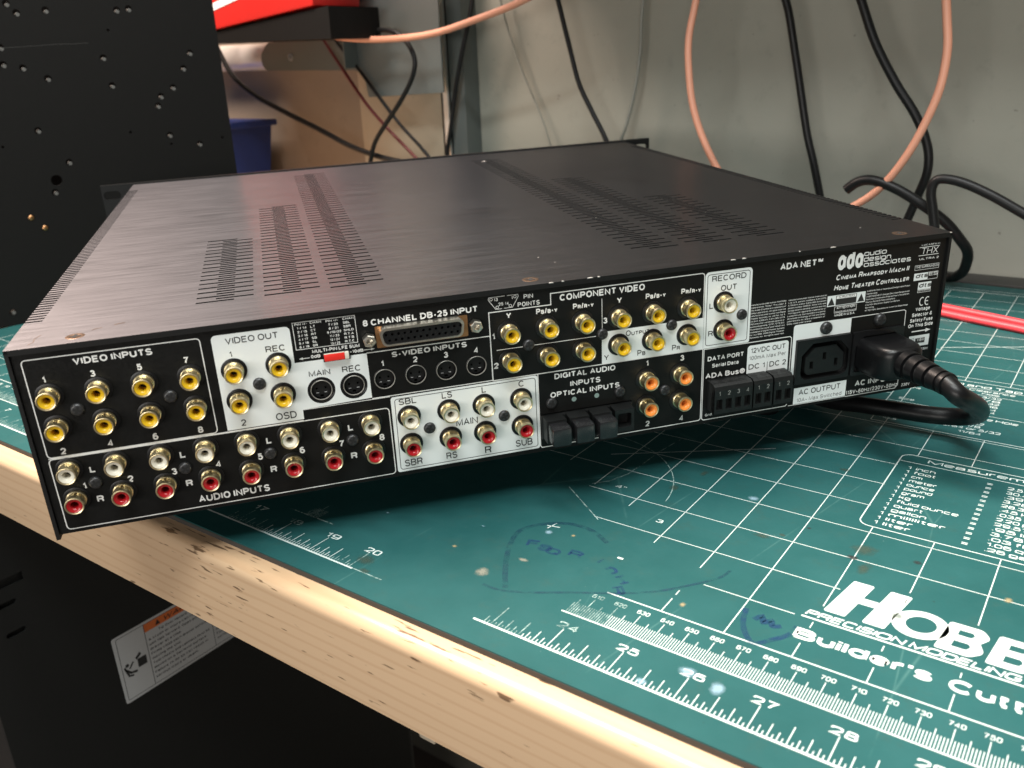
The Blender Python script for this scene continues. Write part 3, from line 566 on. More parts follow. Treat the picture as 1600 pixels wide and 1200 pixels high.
rl = MB(); rl.box(T_(th, 0).x, T_(WT - th, 0).x, T_(0, y_start + .02).y, T_(0, .6).y, T_(0, 0, -2.4).z, T_(0, 0, -.03).z); rl.build('cover_lip', M_edge, unit)
ins = MB(); ins.box(T_(3, 0).x, T_(428, 0).x, T_(0, 14).y, T_(0, 420).y, T_(0, 0, -H + .5).z, T_(0, 0, -7).z); ins.build('inner_chassis', M_dark, unit)
bp = MB(); bp.box(T_(1.7, 0).x, T_(429.9, 0).x, T_(0, 1.6).y, T_(0, 423.5).y, T_(0, 0, -H - .3).z, T_(0, 0, -H + .3).z); bp.build('base_plate', M_edge, unit)
# front faceplate with rack ears
fp = MB()
def FM(x, y, d): return T_(x, 424.2 + d, -y)
ho = [rpoly([(a - 6.5, b - 3.4), (a + 6.5, b - 3.4), (a + 6.5, b + 3.4), (a - 6.5, b + 3.4)], 3.3) for a in (-17.5, 446.5 + 2.5) for b in (7.0, 78.5)]
plate(fp, rect(-25.4, 457.2, -1.2, 87.5), ho, FM, 0, 4.0); fp.build('front_faceplate', M_edge, unit)
# feet
ft = lathe_mesh('foot', [(0, 8), (0, 9), (2, 10), (40, 10)], M_rubber, 24)
for u, y in ((60, 62), (372, 62), (60, 372), (372, 372)):
    w = Up + Ur @ Vector((u, y, -H - .3)); hgt = w.z + .0
    vs = []; n = 20
    for z, r in ((0, 10), (-hgt * .9, 9), (-hgt + .05, 8)):
        vs += [(T_(u, y, -H - .3) + Vector((r * math.cos(2 * math.pi * k / n), r * math.sin(2 * math.pi * k / n), z)) * MM) for k in range(n)]
    fs = [(i * n + k, i * n + (k + 1) % n, (i + 1) * n + (k + 1) % n, (i + 1) * n + k) for i in range(2) for k in range(n)] + [tuple(range(2 * n, 3 * n))]
    mk('foot', vs, fs, M_rubber, unit, smooth=True)
bpy.data.meshes.remove(ft)
# rear panel with openings
svh = [(143.8, 34.25), (157.6, 34.3), (171.35, 34.3), (185.1, 34.3), (116.35, 35.4), (130.25, 35.45)]
def hrad(i): return 5.0 if i < 4 else 5.9
holes = [circle(u, v, hrad(i), 28) for i, (u, v) in enumerate(svh)]
optw = rect(213.9, 260.0, 63.5, 76.2); core_h = rpoly([(351.2, 54.2), (357.2, 48.4), (372.4, 48.4), (378.1, 54.0), (378.3, 67.4), (351.0, 67.4)], [1, 1, 1, 1, 4, 4])
iecf = rpoly([(348.1, 45.9), (379.2, 45.9), (379.2, 69.4), (348.1, 69.4)], 1.0)
inlf = rpoly([(380.4, 45.9), (410.2, 45.9), (410.2, 69.6), (380.4, 69.6)], 1.0)
dbh = rpoly([(144.2, 10.8), (180.0, 10.8), (178.6, 18.6), (145.8, 18.6)], 2)
pan = MB(); plate(pan, rect(1.7, 429.9, 1.0, H - .2), holes + [optw, iecf, inlf, dbh], L, 0, -1.5); pan.build('rear_panel', M_panel, unit)
# white printed areas
wa = MB(); d1 = .04
wa_polys = [
 (rpoly([(75.5, 4.9), (106.95, 4.95), (106.95, 21.35), (137.3, 21.35), (137.4, 42.15), (107.4, 42.9), (107.35, 47.35), (75.4, 47.4)], [2, 2, .1, .1, .1, .1, .1, .1]), [4, 5]),
 (rpoly([(145.3, 43.5), (213.3, 43.3), (213.4, 80.6), (145.1, 80.8)], 1.2), []),
 (rpoly([(245.1, 26.9), (296.9, 26.9), (296.9, 42.75), (245.1, 42.75)], .1), []),
 (rpoly([(297.0, 5.0), (321.5, 5.0), (321.7, 42.75), (297.0, 42.75)], [2, 2, 1, .1]), []),
 (rpoly([(321.2, 44.8), (343.9, 44.8), (344.1, 61.4), (321.2, 61.4)], [1.6, 1.6, .1, .1]), []),
 (rpoly([(346.2, 37.6), (378.85, 37.9), (378.9, 45.7), (348.0, 45.7), (347.9, 65.5), (346.2, 65.5)], [1.4, .1, .1, .1, .1, .1]), []),
 (rect(349.0, 379.6, 71.85, 80.7), []),
 (rect(414.7, 427.1, 53.2, 59.2), []), (rect(412.9, 420.9, 19.5, 23.25), []), (rect(416.1, 423.8, 24.5, 28.2), []), (rect(363.8, 385.4, 25.0, 30.5), [])]
for poly, hs in wa_polys:
    wa = MB(); plate(wa, poly, [holes[i] for i in hs], L, d1); wa.build('white_printed_area', M_white, unit)
# rule lines
wl = MB(); bl = MB(); dl = .08
def rl_(pts, w=.42, closed=False, tgt=None, rad=0): line(tgt or wl, rpoly(pts, rad) if rad else pts, w, L, dl, closed)
rl_([(4.85, 5.15), (71.2, 5.15), (71.35, 47.45), (4.95, 47.55)], .42, True, None, 1.6)
rl_([(4.9, 48.3), (144.1, 48.2), (144.1, 80.9), (4.95, 81.0)], .42, True, None, 1.6)
rl_([(5, 47.9), (107, 47.9)], .35)
rl_([(107.4, 43.0), (145.2, 43.0)], .3); rl_([(137.3, 21.3), (192.0, 21.3), (192.2, 22.4), (192.25, 42.9)], .38); rl_([(137.4, 42.6), (192.3, 42.6)], .4)
rl_([(192.35, 42.9), (192.2, 10.5), (220.95, 10.5), (220.95, 5.3), (295.3, 5.05), (296.2, 5.5), (296.55, 6.4), (296.5, 27)], .42)
rl_([(192.3, 42.85), (297.2, 42.75)], .45); rl_([(245.35, 10.8), (245.35, 26)], .25); rl_([(194.8, 28.5), (242.3, 28.5)], .28)
rl_([(213.55, 43), (213.6, 79.6), (214.3, 80.6), (296, 80.5), (296.9, 79.6), (296.95, 43)], .42)
rl_([(297.6, 43.3), (297.6, 79.8), (298.4, 80.75), (344.6, 80.75), (345.4, 79.8)], .42); rl_([(297.4, 43.1), (344.4, 43.1), (345.3, 44), (345.3, 62)], .42)
rl_([(378.8, 37.95), (409.6, 37.95), (410.6, 38.6), (411.0, 54), (411.3, 79.6), (409.8, 81.2), (379.8, 81.2)], .38); rl_([(346.2, 81.0), (379.8, 81.0)], .3)
rl_([(147.0, 44.7), (212.2, 44.5), (212.3, 79.4), (146.6, 79.6)], .3, True, bl, 1.2)
rl_([(298.2, 6.3), (320.2, 6.3), (320.3, 41.4), (298.2, 41.4)], .3, True, bl, 1.2)
rl_([(332.6, 54.6), (332.6, 60.8)], .3, False, bl)
rl_([(108.3, 3.8), (134.1, 3.8), (134.2, 15.8), (108.4, 15.7)], .25, True)
for a, b in (((113.5, 19.85), (109.8, 19.85)), ((136.3, 19.75), (140.2, 19.75)), ((415.8, 50.75), (424.6, 50.75))): rl_([a, b], .3 if a[0] < 400 else .62)
plate(wl, [(108.9, 19.85), (110.6, 19.3), (110.6, 20.4)], [], L, dl); plate(wl, [(141.0, 19.75), (139.4, 19.2), (139.4, 20.3)], [], L, dl); plate(wl, [(427.2, 50.75), (424.2, 49.7), (424.2, 51.8)], [], L, dl)
rl_([(192.6, 3.7), (199.9, 3.7)], .22); rl_([(200.9, 3.7), (205.9, 3.7), (206.0, 4.7), (203.2, 9.3), (199.3, 9.3)], .22); rl_([(198.3, 9.35), (195.5, 9.35), (192.3, 4.7), (192.6, 3.7)], .22)
for u, v in ((193.6, 4.6), (204.5, 4.6), (196.2, 8.5), (202.2, 8.5)): rl_(circle(u, v, .62, 12), .2, True)
rl_([(414.0, 6.25), (425.8, 6.25)], .3); rl_([(413.9, 10.4), (425.7, 10.4)], .3)
rl_(rect(412.8, 426.9, 15.4, 17.75), .18, True); rl_(rect(421.0, 426.9, 19.55, 23.2), .2, True); rl_(rect(416.2, 423.75, 28.35, 29.75), .18, True); rl_(rect(368.3, 380.8, 31.0, 34.2), .2, True)
rl_([(x + 420.0, y + 34.75) for x, y in [(1.4 * math.cos(a) - .3, 2.1 * math.sin(a)) for a in [math.radians(q) for q in range(60, 301, 15)]]], .5)
rl_([(x + 423.2, y + 34.75) for x, y in [(1.4 * math.cos(a) - .3, 2.1 * math.sin(a)) for a in [math.radians(q) for q in range(60, 301, 15)]]], .5); rl_([(421.8, 34.75), (423.3, 34.75)], .5)
plate(bl, rect(418.7, 424.5, 54.8, 57.5), [], L, dl); rl_(rect(416.4, 417.8, 54.7, 57.6), .15, True, bl)
for cu in (366.1, 383.0):
    plate(bl, [(cu - 2.0, 30.0), (cu + 2.0, 30.0), (cu, 25.9)], [], L, dl)
plate(bl, rect(368.6, 380.4, 25.35, 30.2), [], L, dl - .01); plate(wl, rect(368.9, 380.1, 25.55, 27.0), [], L, dl + .01)
wl.build('white_rule_lines', M_whitet, unit, kind='stuff')
bl.build('black_rule_lines', M_black, unit, kind='stuff')
wt = MB(); bt = MB(); gt = MB(); dt = .12
TX = [
 ('VIDEO INPUTS', 23.09, 52.63, 9.41, 2.85, 'W'),
 ('1', 11.23, None, 15.25, 2.72, 'W'),
 ('3', 29.09, None, 15.3, 2.75, 'W'),
 ('5', 46.64, None, 15.24, 2.78, 'W'),
 ('7', 64.56, None, 15.01, 2.81, 'W'),
 ('2', 11.3, None, 46.67, 2.9, 'W'),
 ('4', 29.26, None, 46.26, 2.93, 'W'),
 ('6', 46.8, None, 46.38, 2.96, 'W'),
 ('8', 64.76, None, 46.41, 2.99, 'W'),
 ('L', 20.17, None, 56.68, 2.97, 'W'),
 ('2', 33.55, None, 63.81, 3.04, 'W'),
 ('1', 15.62, None, 63.59, 3.0, 'W'),
 ('R', 20.32, None, 70.69, 3.05, 'W'),
 ('L', 55.75, None, 56.48, 3.03, 'W'),
 ('3', 51.01, None, 63.68, 3.07, 'W'),
 ('4', 69.07, None, 63.59, 3.1, 'W'),
 ('R', 56.01, None, 70.28, 3.12, 'W'),
 ('AUDIO INPUTS', 58.4, 88.33, 78.88, 3.35, 'W'),
 ('L', 91.34, None, 56.24, 3.04, 'W'),
 ('5', 86.63, None, 63.23, 3.07, 'W'),
 ('6', 104.5, None, 63.38, 3.1, 'W'),
 ('R', 91.35, None, 70.3, 3.12, 'W'),
 ('L', 126.5, None, 56.22, 3.1, 'W'),
 ('7', 121.65, None, 63.33, 3.13, 'W'),
 ('8', 139.63, None, 63.37, 3.17, 'W'),
 ('R', 126.48, None, 70.16, 3.18, 'W'),
 ('VIDEO OUT', 80.89, 102.03, 9.25, 2.72, 'k'),
 ('1', 82.11, None, 14.92, 2.53, 'k'),
 ('REC', 96.1, 104.18, 15.04, 2.72, 'k'),
 ('2', 82.37, None, 46.2, 2.96, 'k'),
 ('OSD', 95.82, 104.55, 46.1, 3.28, 'k'),
 ('MAIN', 112.0, 121.04, 28.47, 2.65, 'k'),
 ('REC', 126.08, 134.17, 28.65, 2.76, 'k'),
 ('PIN +/-', 109.13, 114.33, 5.16, 1.05, 'W'),
 ('CHAN', 115.42, 120.12, 5.1, 1.05, 'W'),
 ('PIN +/-', 121.94, 127.14, 5.32, 1.05, 'W'),
 ('CHAN', 128.93, 133.63, 5.2, 1.05, 'W'),
 ('1 / 14', 109.93, 113.93, 6.84, 1.05, 'W'),
 ('LT', 115.42, 117.42, 6.78, 1.05, 'W'),
 ('7 / 20', 122.84, 126.84, 7.0, 1.05, 'W'),
 ('SBL', 128.93, 131.93, 6.88, 1.05, 'W'),
 ('2 / 15', 109.93, 113.93, 8.52, 1.05, 'W'),
 ('CT', 115.42, 117.42, 8.46, 1.05, 'W'),
 ('8 / 21', 122.84, 126.84, 8.68, 1.05, 'W'),
 ('SBR', 128.93, 132.03, 8.56, 1.05, 'W'),
 ('3 / 16', 109.93, 113.93, 10.2, 1.05, 'W'),
 ('RT', 115.42, 117.52, 10.13, 1.05, 'W'),
 ('9 /10/22', 121.94, 127.84, 10.36, 1.05, 'W'),
 ('SHLD', 128.93, 133.13, 10.23, 1.05, 'W'),
 ('4 / 17', 109.93, 113.93, 11.87, 1.05, 'W'),
 ('SB', 115.42, 117.52, 11.81, 1.05, 'W'),
 ('11 / 23', 122.84, 126.84, 12.03, 1.05, 'W'),
 ('R.T.A', 128.93, 132.93, 11.91, 1.05, 'W'),
 ('5 / 18', 109.93, 113.93, 13.55, 1.05, 'W'),
 ('SL', 115.42, 117.42, 13.49, 1.05, 'W'),
 ('12 / 24', 122.84, 126.84, 13.71, 1.05, 'W'),
 ('R.T.B', 128.93, 132.93, 13.59, 1.05, 'W'),
 ('6 / 19', 109.93, 113.93, 15.23, 1.05, 'W'),
 ('SR', 115.42, 117.52, 15.17, 1.05, 'W'),
 ('13 / 25', 122.84, 126.84, 15.39, 1.05, 'W'),
 ('R.T.C', 128.93, 132.93, 15.27, 1.05, 'W'),
 ('MULTI-PIN LFE SUM', 114.74, 134.71, 18.06, 1.56, 'W'),
 ('0dB', 113.96, 117.92, 20.26, 1.48, 'W'),
 ('+10dB', 130.21, 136.1, 20.36, 1.43, 'W'),
 ('8 CHANNEL DB-25 INPUT', 137.14, 187.43, 9.29, 2.78, 'W'),
 ('S-VIDEO INPUTS', 147.88, 181.36, 24.8, 2.46, 'W'),
 ('1', 143.52, None, 28.42, 2.73, 'W'),
 ('2', 157.95, None, 28.58, 2.75, 'W'),
 ('3', 171.62, None, 28.51, 2.78, 'W'),
 ('4', 185.39, None, 28.37, 2.8, 'W'),
 ('1', 193.74, None, 23.21, 2.79, 'W'),
 ('2', 194.27, None, 37.19, 2.86, 'W'),
 ('13', 195.74, None, 5.61, 1.51, 'w'),
 ('1', 203.18, None, 5.64, 1.4, 'w'),
 ('25', 197.94, None, 7.92, 1.46, 'w'),
 ('14', 200.66, None, 7.98, 1.46, 'w'),
 ('PIN', 208.48, 212.81, 6.19, 2.05, 'w'),
 ('POINTS', 205.61, 215.77, 9.6, 2.06, 'w'),
 ('COMPONENT VIDEO', 225.21, 266.37, 9.34, 3.07, 'W'),
 ('Y', 201.19, None, 14.27, 2.72, 'W'),
 ('Pb/b-y', 213.95, 223.93, 14.38, 3.09, 'Ws'),
 ('Pr/r-y', 231.38, 241.29, 14.27, 3.12, 'Ws'),
 ('Y', 253.86, None, 14.07, 2.8, 'W'),
 ('Pb/b-y', 266.87, 276.84, 14.11, 3.18, 'Ws'),
 ('Pr/r-y', 284.76, 294.84, 14.05, 3.21, 'Ws'),
 ('1', 193.75, None, 23.08, 2.75, 'W'),
 ('2', 194.12, None, 37.26, 2.83, 'W'),
 ('3', 246.86, None, 22.87, 2.84, 'W'),
 ('Output', 257.05, 268.89, 30.55, 2.68, 'ks'),
 ('Y', 247.33, None, 41.08, 2.72, 'k'),
 ('Pb', 262.88, 266.89, 41.28, 2.84, 'ks'),
 ('Pr', 280.64, 284.74, 41.27, 2.86, 'ks'),
 ('SBL', 148.68, 156.75, 47.78, 2.9, 'k'),
 ('LS', 168.22, 172.93, 47.77, 2.94, 'k'),
 ('L', 187.77, None, 47.83, 2.88, 'k'),
 ('C', 205.52, None, 47.78, 3.0, 'k'),
 ('MAIN', 173.81, 183.98, 62.57, 3.66, 'k'),
 ('SBR', 148.59, 156.81, 78.55, 3.71, 'k'),
 ('RS', 168.01, 173.13, 78.38, 3.75, 'k'),
 ('R', 187.95, None, 78.71, 3.57, 'k'),
 ('SUB', 201.37, 209.67, 78.09, 3.7, 'k'),
 ('RECORD', 300.42, 318.27, 9.85, 2.8, 'k'),
 ('OUT', 305.19, 313.57, 14.8, 2.77, 'k'),
 ('L', 300.59, None, 22.96, 2.8, 'k'),
 ('R', 300.67, None, 36.88, 2.82, 'k'),
 ('DIGITAL AUDIO', 221.51, 251.78, 46.7, 2.74, 'W'),
 ('INPUTS', 229.16, 244.17, 51.55, 2.77, 'W'),
 ('OPTICAL INPUTS', 219.26, 253.87, 55.84, 2.78, 'W'),
 ('4', 254.33, None, 78.72, 2.75, 'W'),
 ('1', 267.99, None, 47.21, 2.95, 'W'),
 ('3', 286.13, None, 47.13, 2.91, 'W'),
 ('2', 268.51, None, 78.94, 2.99, 'W'),
 ('4', 286.51, None, 79.06, 3.01, 'W'),
 ('3', 243.22, None, 78.72, 2.75, 'W'),
 ('2', 231.5, None, 78.72, 2.75, 'W'),
 ('1', 220.38, None, 78.72, 2.75, 'W'),
 ('DATA PORT', 299.72, 319.26, 49.66, 2.4, 'W'),
 ('Serial Data', 302.17, 316.66, 53.26, 2.02, 'W'),
 ('ADA Bus®', 298.88, 320.31, 58.7, 2.72, 'W'),
 ('Gnd.', 299.4, 303.54, 78.94, 1.41, 'w'),
 ('12VDC OUT', 323.05, 342.19, 48.89, 2.63, 'k'),
 ('100mA Max Per', 322.39, 342.74, 52.4, 2.04, 'l'),
 ('DC 1', 322.24, 331.22, 57.43, 2.75, 'k'),
 ('DC 2', 333.82, 343.05, 57.52, 2.77, 'k'),
 ('ADA NET™', 336.19, 359.33, 8.46, 3.23, 'W'),
 ('ɑdɑ', 367.65, 381.71, 12.41, 9.34, 'A'),
 ('ɑudio', 382.18, 394.9, 6.88, 2.51, 'E'),
 ('design', 382.2, 397.72, 9.72, 2.52, 'E'),
 ('ɑssociɑtes', 382.53, 409.54, 12.4, 2.53, 'E'),
 ('Cinema Rhapsody Mach II', 367.43, 409.06, 17.32, 2.78, 'Is'),
 ('Home Theater Controller', 366.84, 409.7, 22.57, 2.89, 'Is'),
 ('Manufactured under license from Dolby', 321.82, 340.72, 24.45, 0.76, 'w'),
 ('Laboratories. "Dolby", "Pro Logic", &', 321.82, 340.72, 25.84, 0.76, 'w'),
 ('the double-D symbol are trademarks of', 321.82, 340.72, 27.23, 0.76, 'w'),
 ('Dolby Laboratories. All rights reserved', 321.82, 340.72, 28.62, 0.76, 'w'),
 ('Manufactured under license from Digital', 321.82, 340.72, 30.01, 0.76, 'w'),
 ('Theater Systems, Inc. US Pat. No. 5,', 321.82, 340.72, 31.4, 0.76, 'w'),
 ('451,942, 5,956,674, 5,974,380, 5,978,', 321.82, 340.72, 32.79, 0.76, 'w'),
 ('762 and other worldwide patents is-', 321.82, 340.72, 34.18, 0.76, 'w'),
 ('sued and pending. "DTS", "DTS-ES",', 321.82, 340.72, 35.57, 0.76, 'w'),
 ('"Extended Surround" and "Neo:6" are', 321.82, 340.72, 36.96, 0.76, 'w'),
 ('trademarks of Digital Theater Systems', 321.82, 340.72, 38.35, 0.76, 'w'),
 ('Inc. (c) 1996, 2000 Digital Theater', 321.82, 340.72, 39.74, 0.76, 'w'),
 ('Systems, Inc. All rights reserved.', 321.82, 340.72, 41.13, 0.76, 'w'),
 ('Manufactured under license from Lexicon', 342.02, 363.12, 24.57, 0.75, 'w'),
 ('Ltd. U.S. patent numbers 5,043,970;', 342.02, 363.12, 25.94, 0.75, 'w'),
 ('5,796,844 and/or 5,870,480. European', 342.02, 363.12, 27.3, 0.75, 'w'),
 ('patent number 0593191. Other U.S. and', 342.02, 363.12, 28.66, 0.75, 'w'),
 ('foreign patents pending. Lexicon and the', 342.02, 363.12, 30.03, 0.75, 'w'),
 ('THX logo are registered trademarks of', 342.02, 363.12, 31.39, 0.75, 'w'),
 ('Lucasfilm Ltd. Surround EX is a jointly', 342.02, 363.12, 32.76, 0.75, 'w'),
 ('developed technology of THX and Dolby', 342.02, 363.12, 34.12, 0.75, 'w'),
 ('Laboratories, Inc. and is a trademark of', 342.02, 363.12, 35.48, 0.75, 'w'),
 ('Dolby. Used under license.', 342.02, 355.74, 36.85, 0.75, 'w'),
 ('WARNING: Risk of Hazardous Energy! Make Proper', 386.01, 411.19, 25.55, 0.79, 'w'),
 ('Connections.', 386.01, 392.31, 27.0, 0.79, 'w'),
 ('AVERTISSEMENT: Energie Electrique Dangereuse!', 386.01, 411.19, 28.44, 0.79, 'w'),
 ("Faire Des Connexions Propres Pour L'Installation", 386.01, 411.19, 29.89, 0.79, 'w'),
 ('Pour La Sortie Et Fonctionnement.', 386.01, 403.32, 31.33, 0.79, 'w'),
 ('CAUTION: Disconnect Supply Cord Before', 386.01, 405.94, 32.78, 0.79, 'w'),
 ('Servicing.', 386.01, 391.26, 34.22, 0.79, 'w'),
 ('ATTENTION: Deconnecter Avant Le Depannage', 386.01, 411.19, 35.67, 0.79, 'w'),
 ('CAUTION', 370.43, 379.07, 26.64, 1.33, 'k'),
 ('RISK OF ELECTRIC SHOCK DO NOT OPEN', 369.45, 380.62, 28.1, 0.67, 'k'),
 ('ATTENTION', 369.45, 379.98, 32.38, 1.43, 'W'),
 ('RISQUE DE CHOC NE PAS OUVRIR', 368.94, 380.86, 34.01, 0.68, 'w'),
 ('MADE IN U.S.A.', 368.58, 380.39, 36.07, 1.28, 'W'),
 ('LUCASFILM', 415.02, 425.73, 5.42, 0.73, 'w'),
 ('THX', 415.12, 424.94, 9.82, 3.25, 'T'),
 ('ULTRA 2', 414.62, 425.98, 12.71, 1.07, 'w'),
 ('THE SURROUND EX', 413.39, 426.64, 16.88, 1.14, 'w'),
 ('dts', 413.76, 420.97, 21.96, 2.2, 'B'),
 ('ES', 421.64, 426.79, 21.38, 1.63, 'E'),
 ('dts', 416.43, 423.86, 27.18, 2.23, 'B'),
 ('DIGITAL SURROUND', 416.5, 423.69, 29.18, 0.86, 'w'),
 ('Voltage', 416.4, 425.09, 39.64, 2.01, 'W'),
 ('Selector &', 414.68, 426.79, 42.66, 2.02, 'W'),
 ('Safety Fuse', 413.9, 427.59, 45.59, 2.03, 'W'),
 ('On This Side', 413.24, 428.2, 48.41, 2.04, 'W'),
 ('115V', 419.7, 424.21, 56.55, 1.51, 'W'),
 ('115V - 230V', 417.34, 427.26, 61.71, 1.31, 'W'),
 ('AC OUTPUT', 351.83, 376.25, 75.99, 3.03, 'k'),
 ('10A~ Max Switched', 350.95, 377.22, 79.81, 2.17, 'l'),
 ('AC INPUT', 384.83, 406.32, 76.34, 3.19, 'W'),
 ('115V~60Hz/230V~50Hz', 379.86, 411.04, 80.4, 2.32, 'W'),
 ('230V', 413.66, 418.78, 80.89, 1.69, 'w'),]
for s, u0, u1, v, cap, st in TX:
    if st[0] in 'kB': text(bt, s, u0, u1, v, cap, st, L, dt)
    elif st[0] == 'l': text(gt, s, u0, u1, v, cap, st, L, dt)
    else: text(wt, s, u0, u1, v, cap, st, L, dt)
wt.build('white_lettering', M_whitet, unit, kind='stuff'); bt.build('black_lettering', M_black, unit, kind='stuff'); gt.build('grey_lettering', M_grey, unit, kind='stuff')
# phono jacks
me_collar = lathe_mesh('collar', [(0.02, 5.3), (.35, 5.3), (.45, 5.1), (.45, 3.6)], M_blackpl, 32)
me_barrel = lathe_mesh('barrel', [(.5, 4.0), (1.6, 4.0), (1.8, 3.68), (4.4, 3.68), (4.6, 3.78), (6.7, 3.85), (7.1, 3.72), (7.15, 3.5), (7.0, 3.15), (3.0, 3.1)], M_gold, 36, cap1=False)
me_ins = {}
for nm, m_ in (('yellow', M_ye), ('white', M_wh), ('red', M_re), ('orange', M_or)):
    me_ins[nm] = lathe_mesh('insert', [(6.1, 3.1), (6.80, 3.04), (6.74, 2.75), (6.35, 2.0), (6.0, 1.6), (5.4, 1.45), (1.4, 1.4)], m_, 32, cap1=False)
me_pit = lathe_mesh('contact', [(1.5, 1.5), (1.6, .2)], M_dark, 20)
cu_ = [12.2, 30.25, 47.45, 65.35, 82.5, 100.35]; JK = []
for c, vv in (('yellow', (20.1, 33.7)),):
    for v in vv: JK += [(c, u, v) for u in cu_]
JK += [('white', u, 52.8) for u in (12.1, 30.1, 47.45, 65.4, 82.3, 100.2, 117.4, 135.1)] + [('red', u, 66.45) for u in (12.0, 30.1, 47.3, 65.4, 82.2, 100.1, 117.3, 135.15)]
JK += [('yellow', u, v) for v in (19.85, 33.35) for u in (200.3, 218.05, 235.1, 252.6, 269.5, 287.2)]
JK += [('white', u, 52.85) for u in (152.5, 170.5, 186.8, 204.45)] + [('red', u, 66.4) for u in (152.3, 170.4, 186.6, 204.5)]
JK += [('white', 305.8, 19.75), ('red', 306.2, 33.6)] + [('orange', u, v) for u in (266.6, 284.2) for v in (52.75, 66.3)]
lab = {'yellow': 'yellow video jack', 'white': 'white left-channel audio jack', 'red': 'red right-channel audio jack', 'orange': 'orange digital audio jack'}
for c, u, v in JK:
    u += (u - 107) / 357 * 1.9; v += (v + 106) / 357 * 1.9
    j = bpy.data.objects.new('phono_jack', me_collar); COL.objects.link(j); j.parent = unit; j.location = L(u, v, 0); j['label'] = lab[c]
    j.rotation_euler = (random.uniform(-.012, .012), random.uniform(-3, 3), random.uniform(-.012, .012))
    for nm, me in (('barrel', me_barrel), ('insert', me_ins[c]), ('contact', me_pit)):
        q = bpy.data.objects.new(nm, me); COL.objects.link(q); q.parent = j
# screws
def cross_mesh(name, r, o, mat):
    q = MB()
    for a in (0, math.pi / 2):
        c, s = math.cos(a), math.sin(a); w = r * .19; P = [(-r * .68, -w), (r * .68, -w), (r * .68, w), (-r * .68, w)]
        plate(q, [(x * c - y * s, x * s + y * c) for x, y in P], [], lambda x, y, d: Vector((x * MM, -d * MM, y * MM)), o + (a > 0) * .01)
    me = bpy.data.meshes.new(name); me.from_pydata([tuple(v) for v in q.v], [], q.f); me.materials.append(mat); return me
me_sh = lathe_mesh('screw_head', [(.02, 2.7), (.7, 2.68), (1.25, 2.4), (1.5, 2.0), (1.55, 1.7), (1.56, .05)], M_screwb, 24); me_sc = cross_mesh('cross_recess', 2.5, 1.60, M_dark)
me_bh = lathe_mesh('screw_head', [(.02, 3.3), (.8, 3.28), (1.6, 2.9), (2.0, 2.4), (2.1, 2.1), (2.11, .05)], M_screwb, 24); me_bc = cross_mesh('cross_recess', 3.1, 2.15, M_dark)
SCR = [(20.4, 28.1), (55.9, 28.1), (91.45, 28.2), (20.1, 61.3), (55.7, 61.3), (91.1, 60.8), (126.6, 60.8), (161.4, 61.0), (196.5, 60.9), (209.7, 28.0), (245.25, 27.8), (280.1, 28.1), (316.8, 27.9), (277.2, 61.0), (219.6, 58.3), (253.8, 58.0)]
for i, (u, v) in enumerate(SCR + [(364.3, 41.3), (395.3, 41.1)]):
    big = i >= len(SCR)
    s_ = inst(me_bh if big else me_sh, 'panel_screw', unit, L(u, v, 0)); s_.rotation_euler = (0, random.uniform(0, 1.5), 0)
    q = bpy.data.objects.new('cross_recess', me_bc if big else me_sc); COL.objects.link(q); q.parent = s_
# flat screws on the cover, facing up
me_fs = lathe_mesh('cover_screw', [(.02, 3.7), (.06, 3.6), (.10, 2.6), (.04, 2.4), (.04, 1.2), (.02, .1)], M_bronze, 28); me_fc = cross_mesh('cross_recess', 3.2, .12, M_dark)
for u, y in ((24.5, 7.3), (214.2, 7.6), (408, 8.4)):
    s_ = inst(me_fs, 'cover_screw', unit, T_(u, y, .0)); s_.rotation_euler = (-math.pi / 2, 0, 0)
    q = bpy.data.objects.new('cross_recess', me_fc); COL.objects.link(q); q.parent = s_; q.rotation_euler = (0, random.uniform(0, 1.5), 0)
# chips of bare metal along the rear edge of the cover, scratches near the left corner
ch = MB(); rnd = random.Random(3)
for u, w in [(220, 2.2), (226, 1.2), (238, 2.8), (243, 1.2), (309, 2.6), (315, 2.0), (345, .8), (362, 3.0), (430, 1.1)]:
    if u > 430: u = 430.2
    ch.add([T_(u, -1.24, .03), T_(u + w, -1.24, .03), T_(u + w * .7, -.6 + rnd.uniform(-.2, .3), .03), T_(u + w * .2, -.5 + rnd.uniform(-.2, .3), .03), T_(u, -1.24, -.35), T_(u + w, -1.24, -.3)], [(0, 1, 2, 3), (0, 1, 5, 4)])
ch.build('edge_chips', M_chip, unit, kind='stuff')
sp = MB()
for k in range(30):
    u = rnd.uniform(150, 428); y = rnd.uniform(20, 400); r = rnd.choice([.18, .22, .28, .4]); plate(sp, circle(u, y, r, 7), [], lambda a, b, d: T_(a, b, d), .03)
plate(sp, circle(285.4, 379.7, 1.7, 14), [], lambda a, b, d: T_(a, b, d), .035)
sp.build('dust_specks', M_chip, unit, kind='stuff')
sr = MB(); line(sr, [(30, 13), (31.5, 14.6), (33.5, 15)], .7, lambda a, b, d: T_(a, b, d), .03); line(sr, [(38, 16.5), (39.5, 18), (42, 18)], .8, lambda a, b, d: T_(a, b, d), .03); line(sr, [(8, 3), (9.5, 6), (9, 10), (10.5, 15)], .35, lambda a, b, d: T_(a, b, d), .03)
sr.build('cover_scratches', M_bronze, unit)
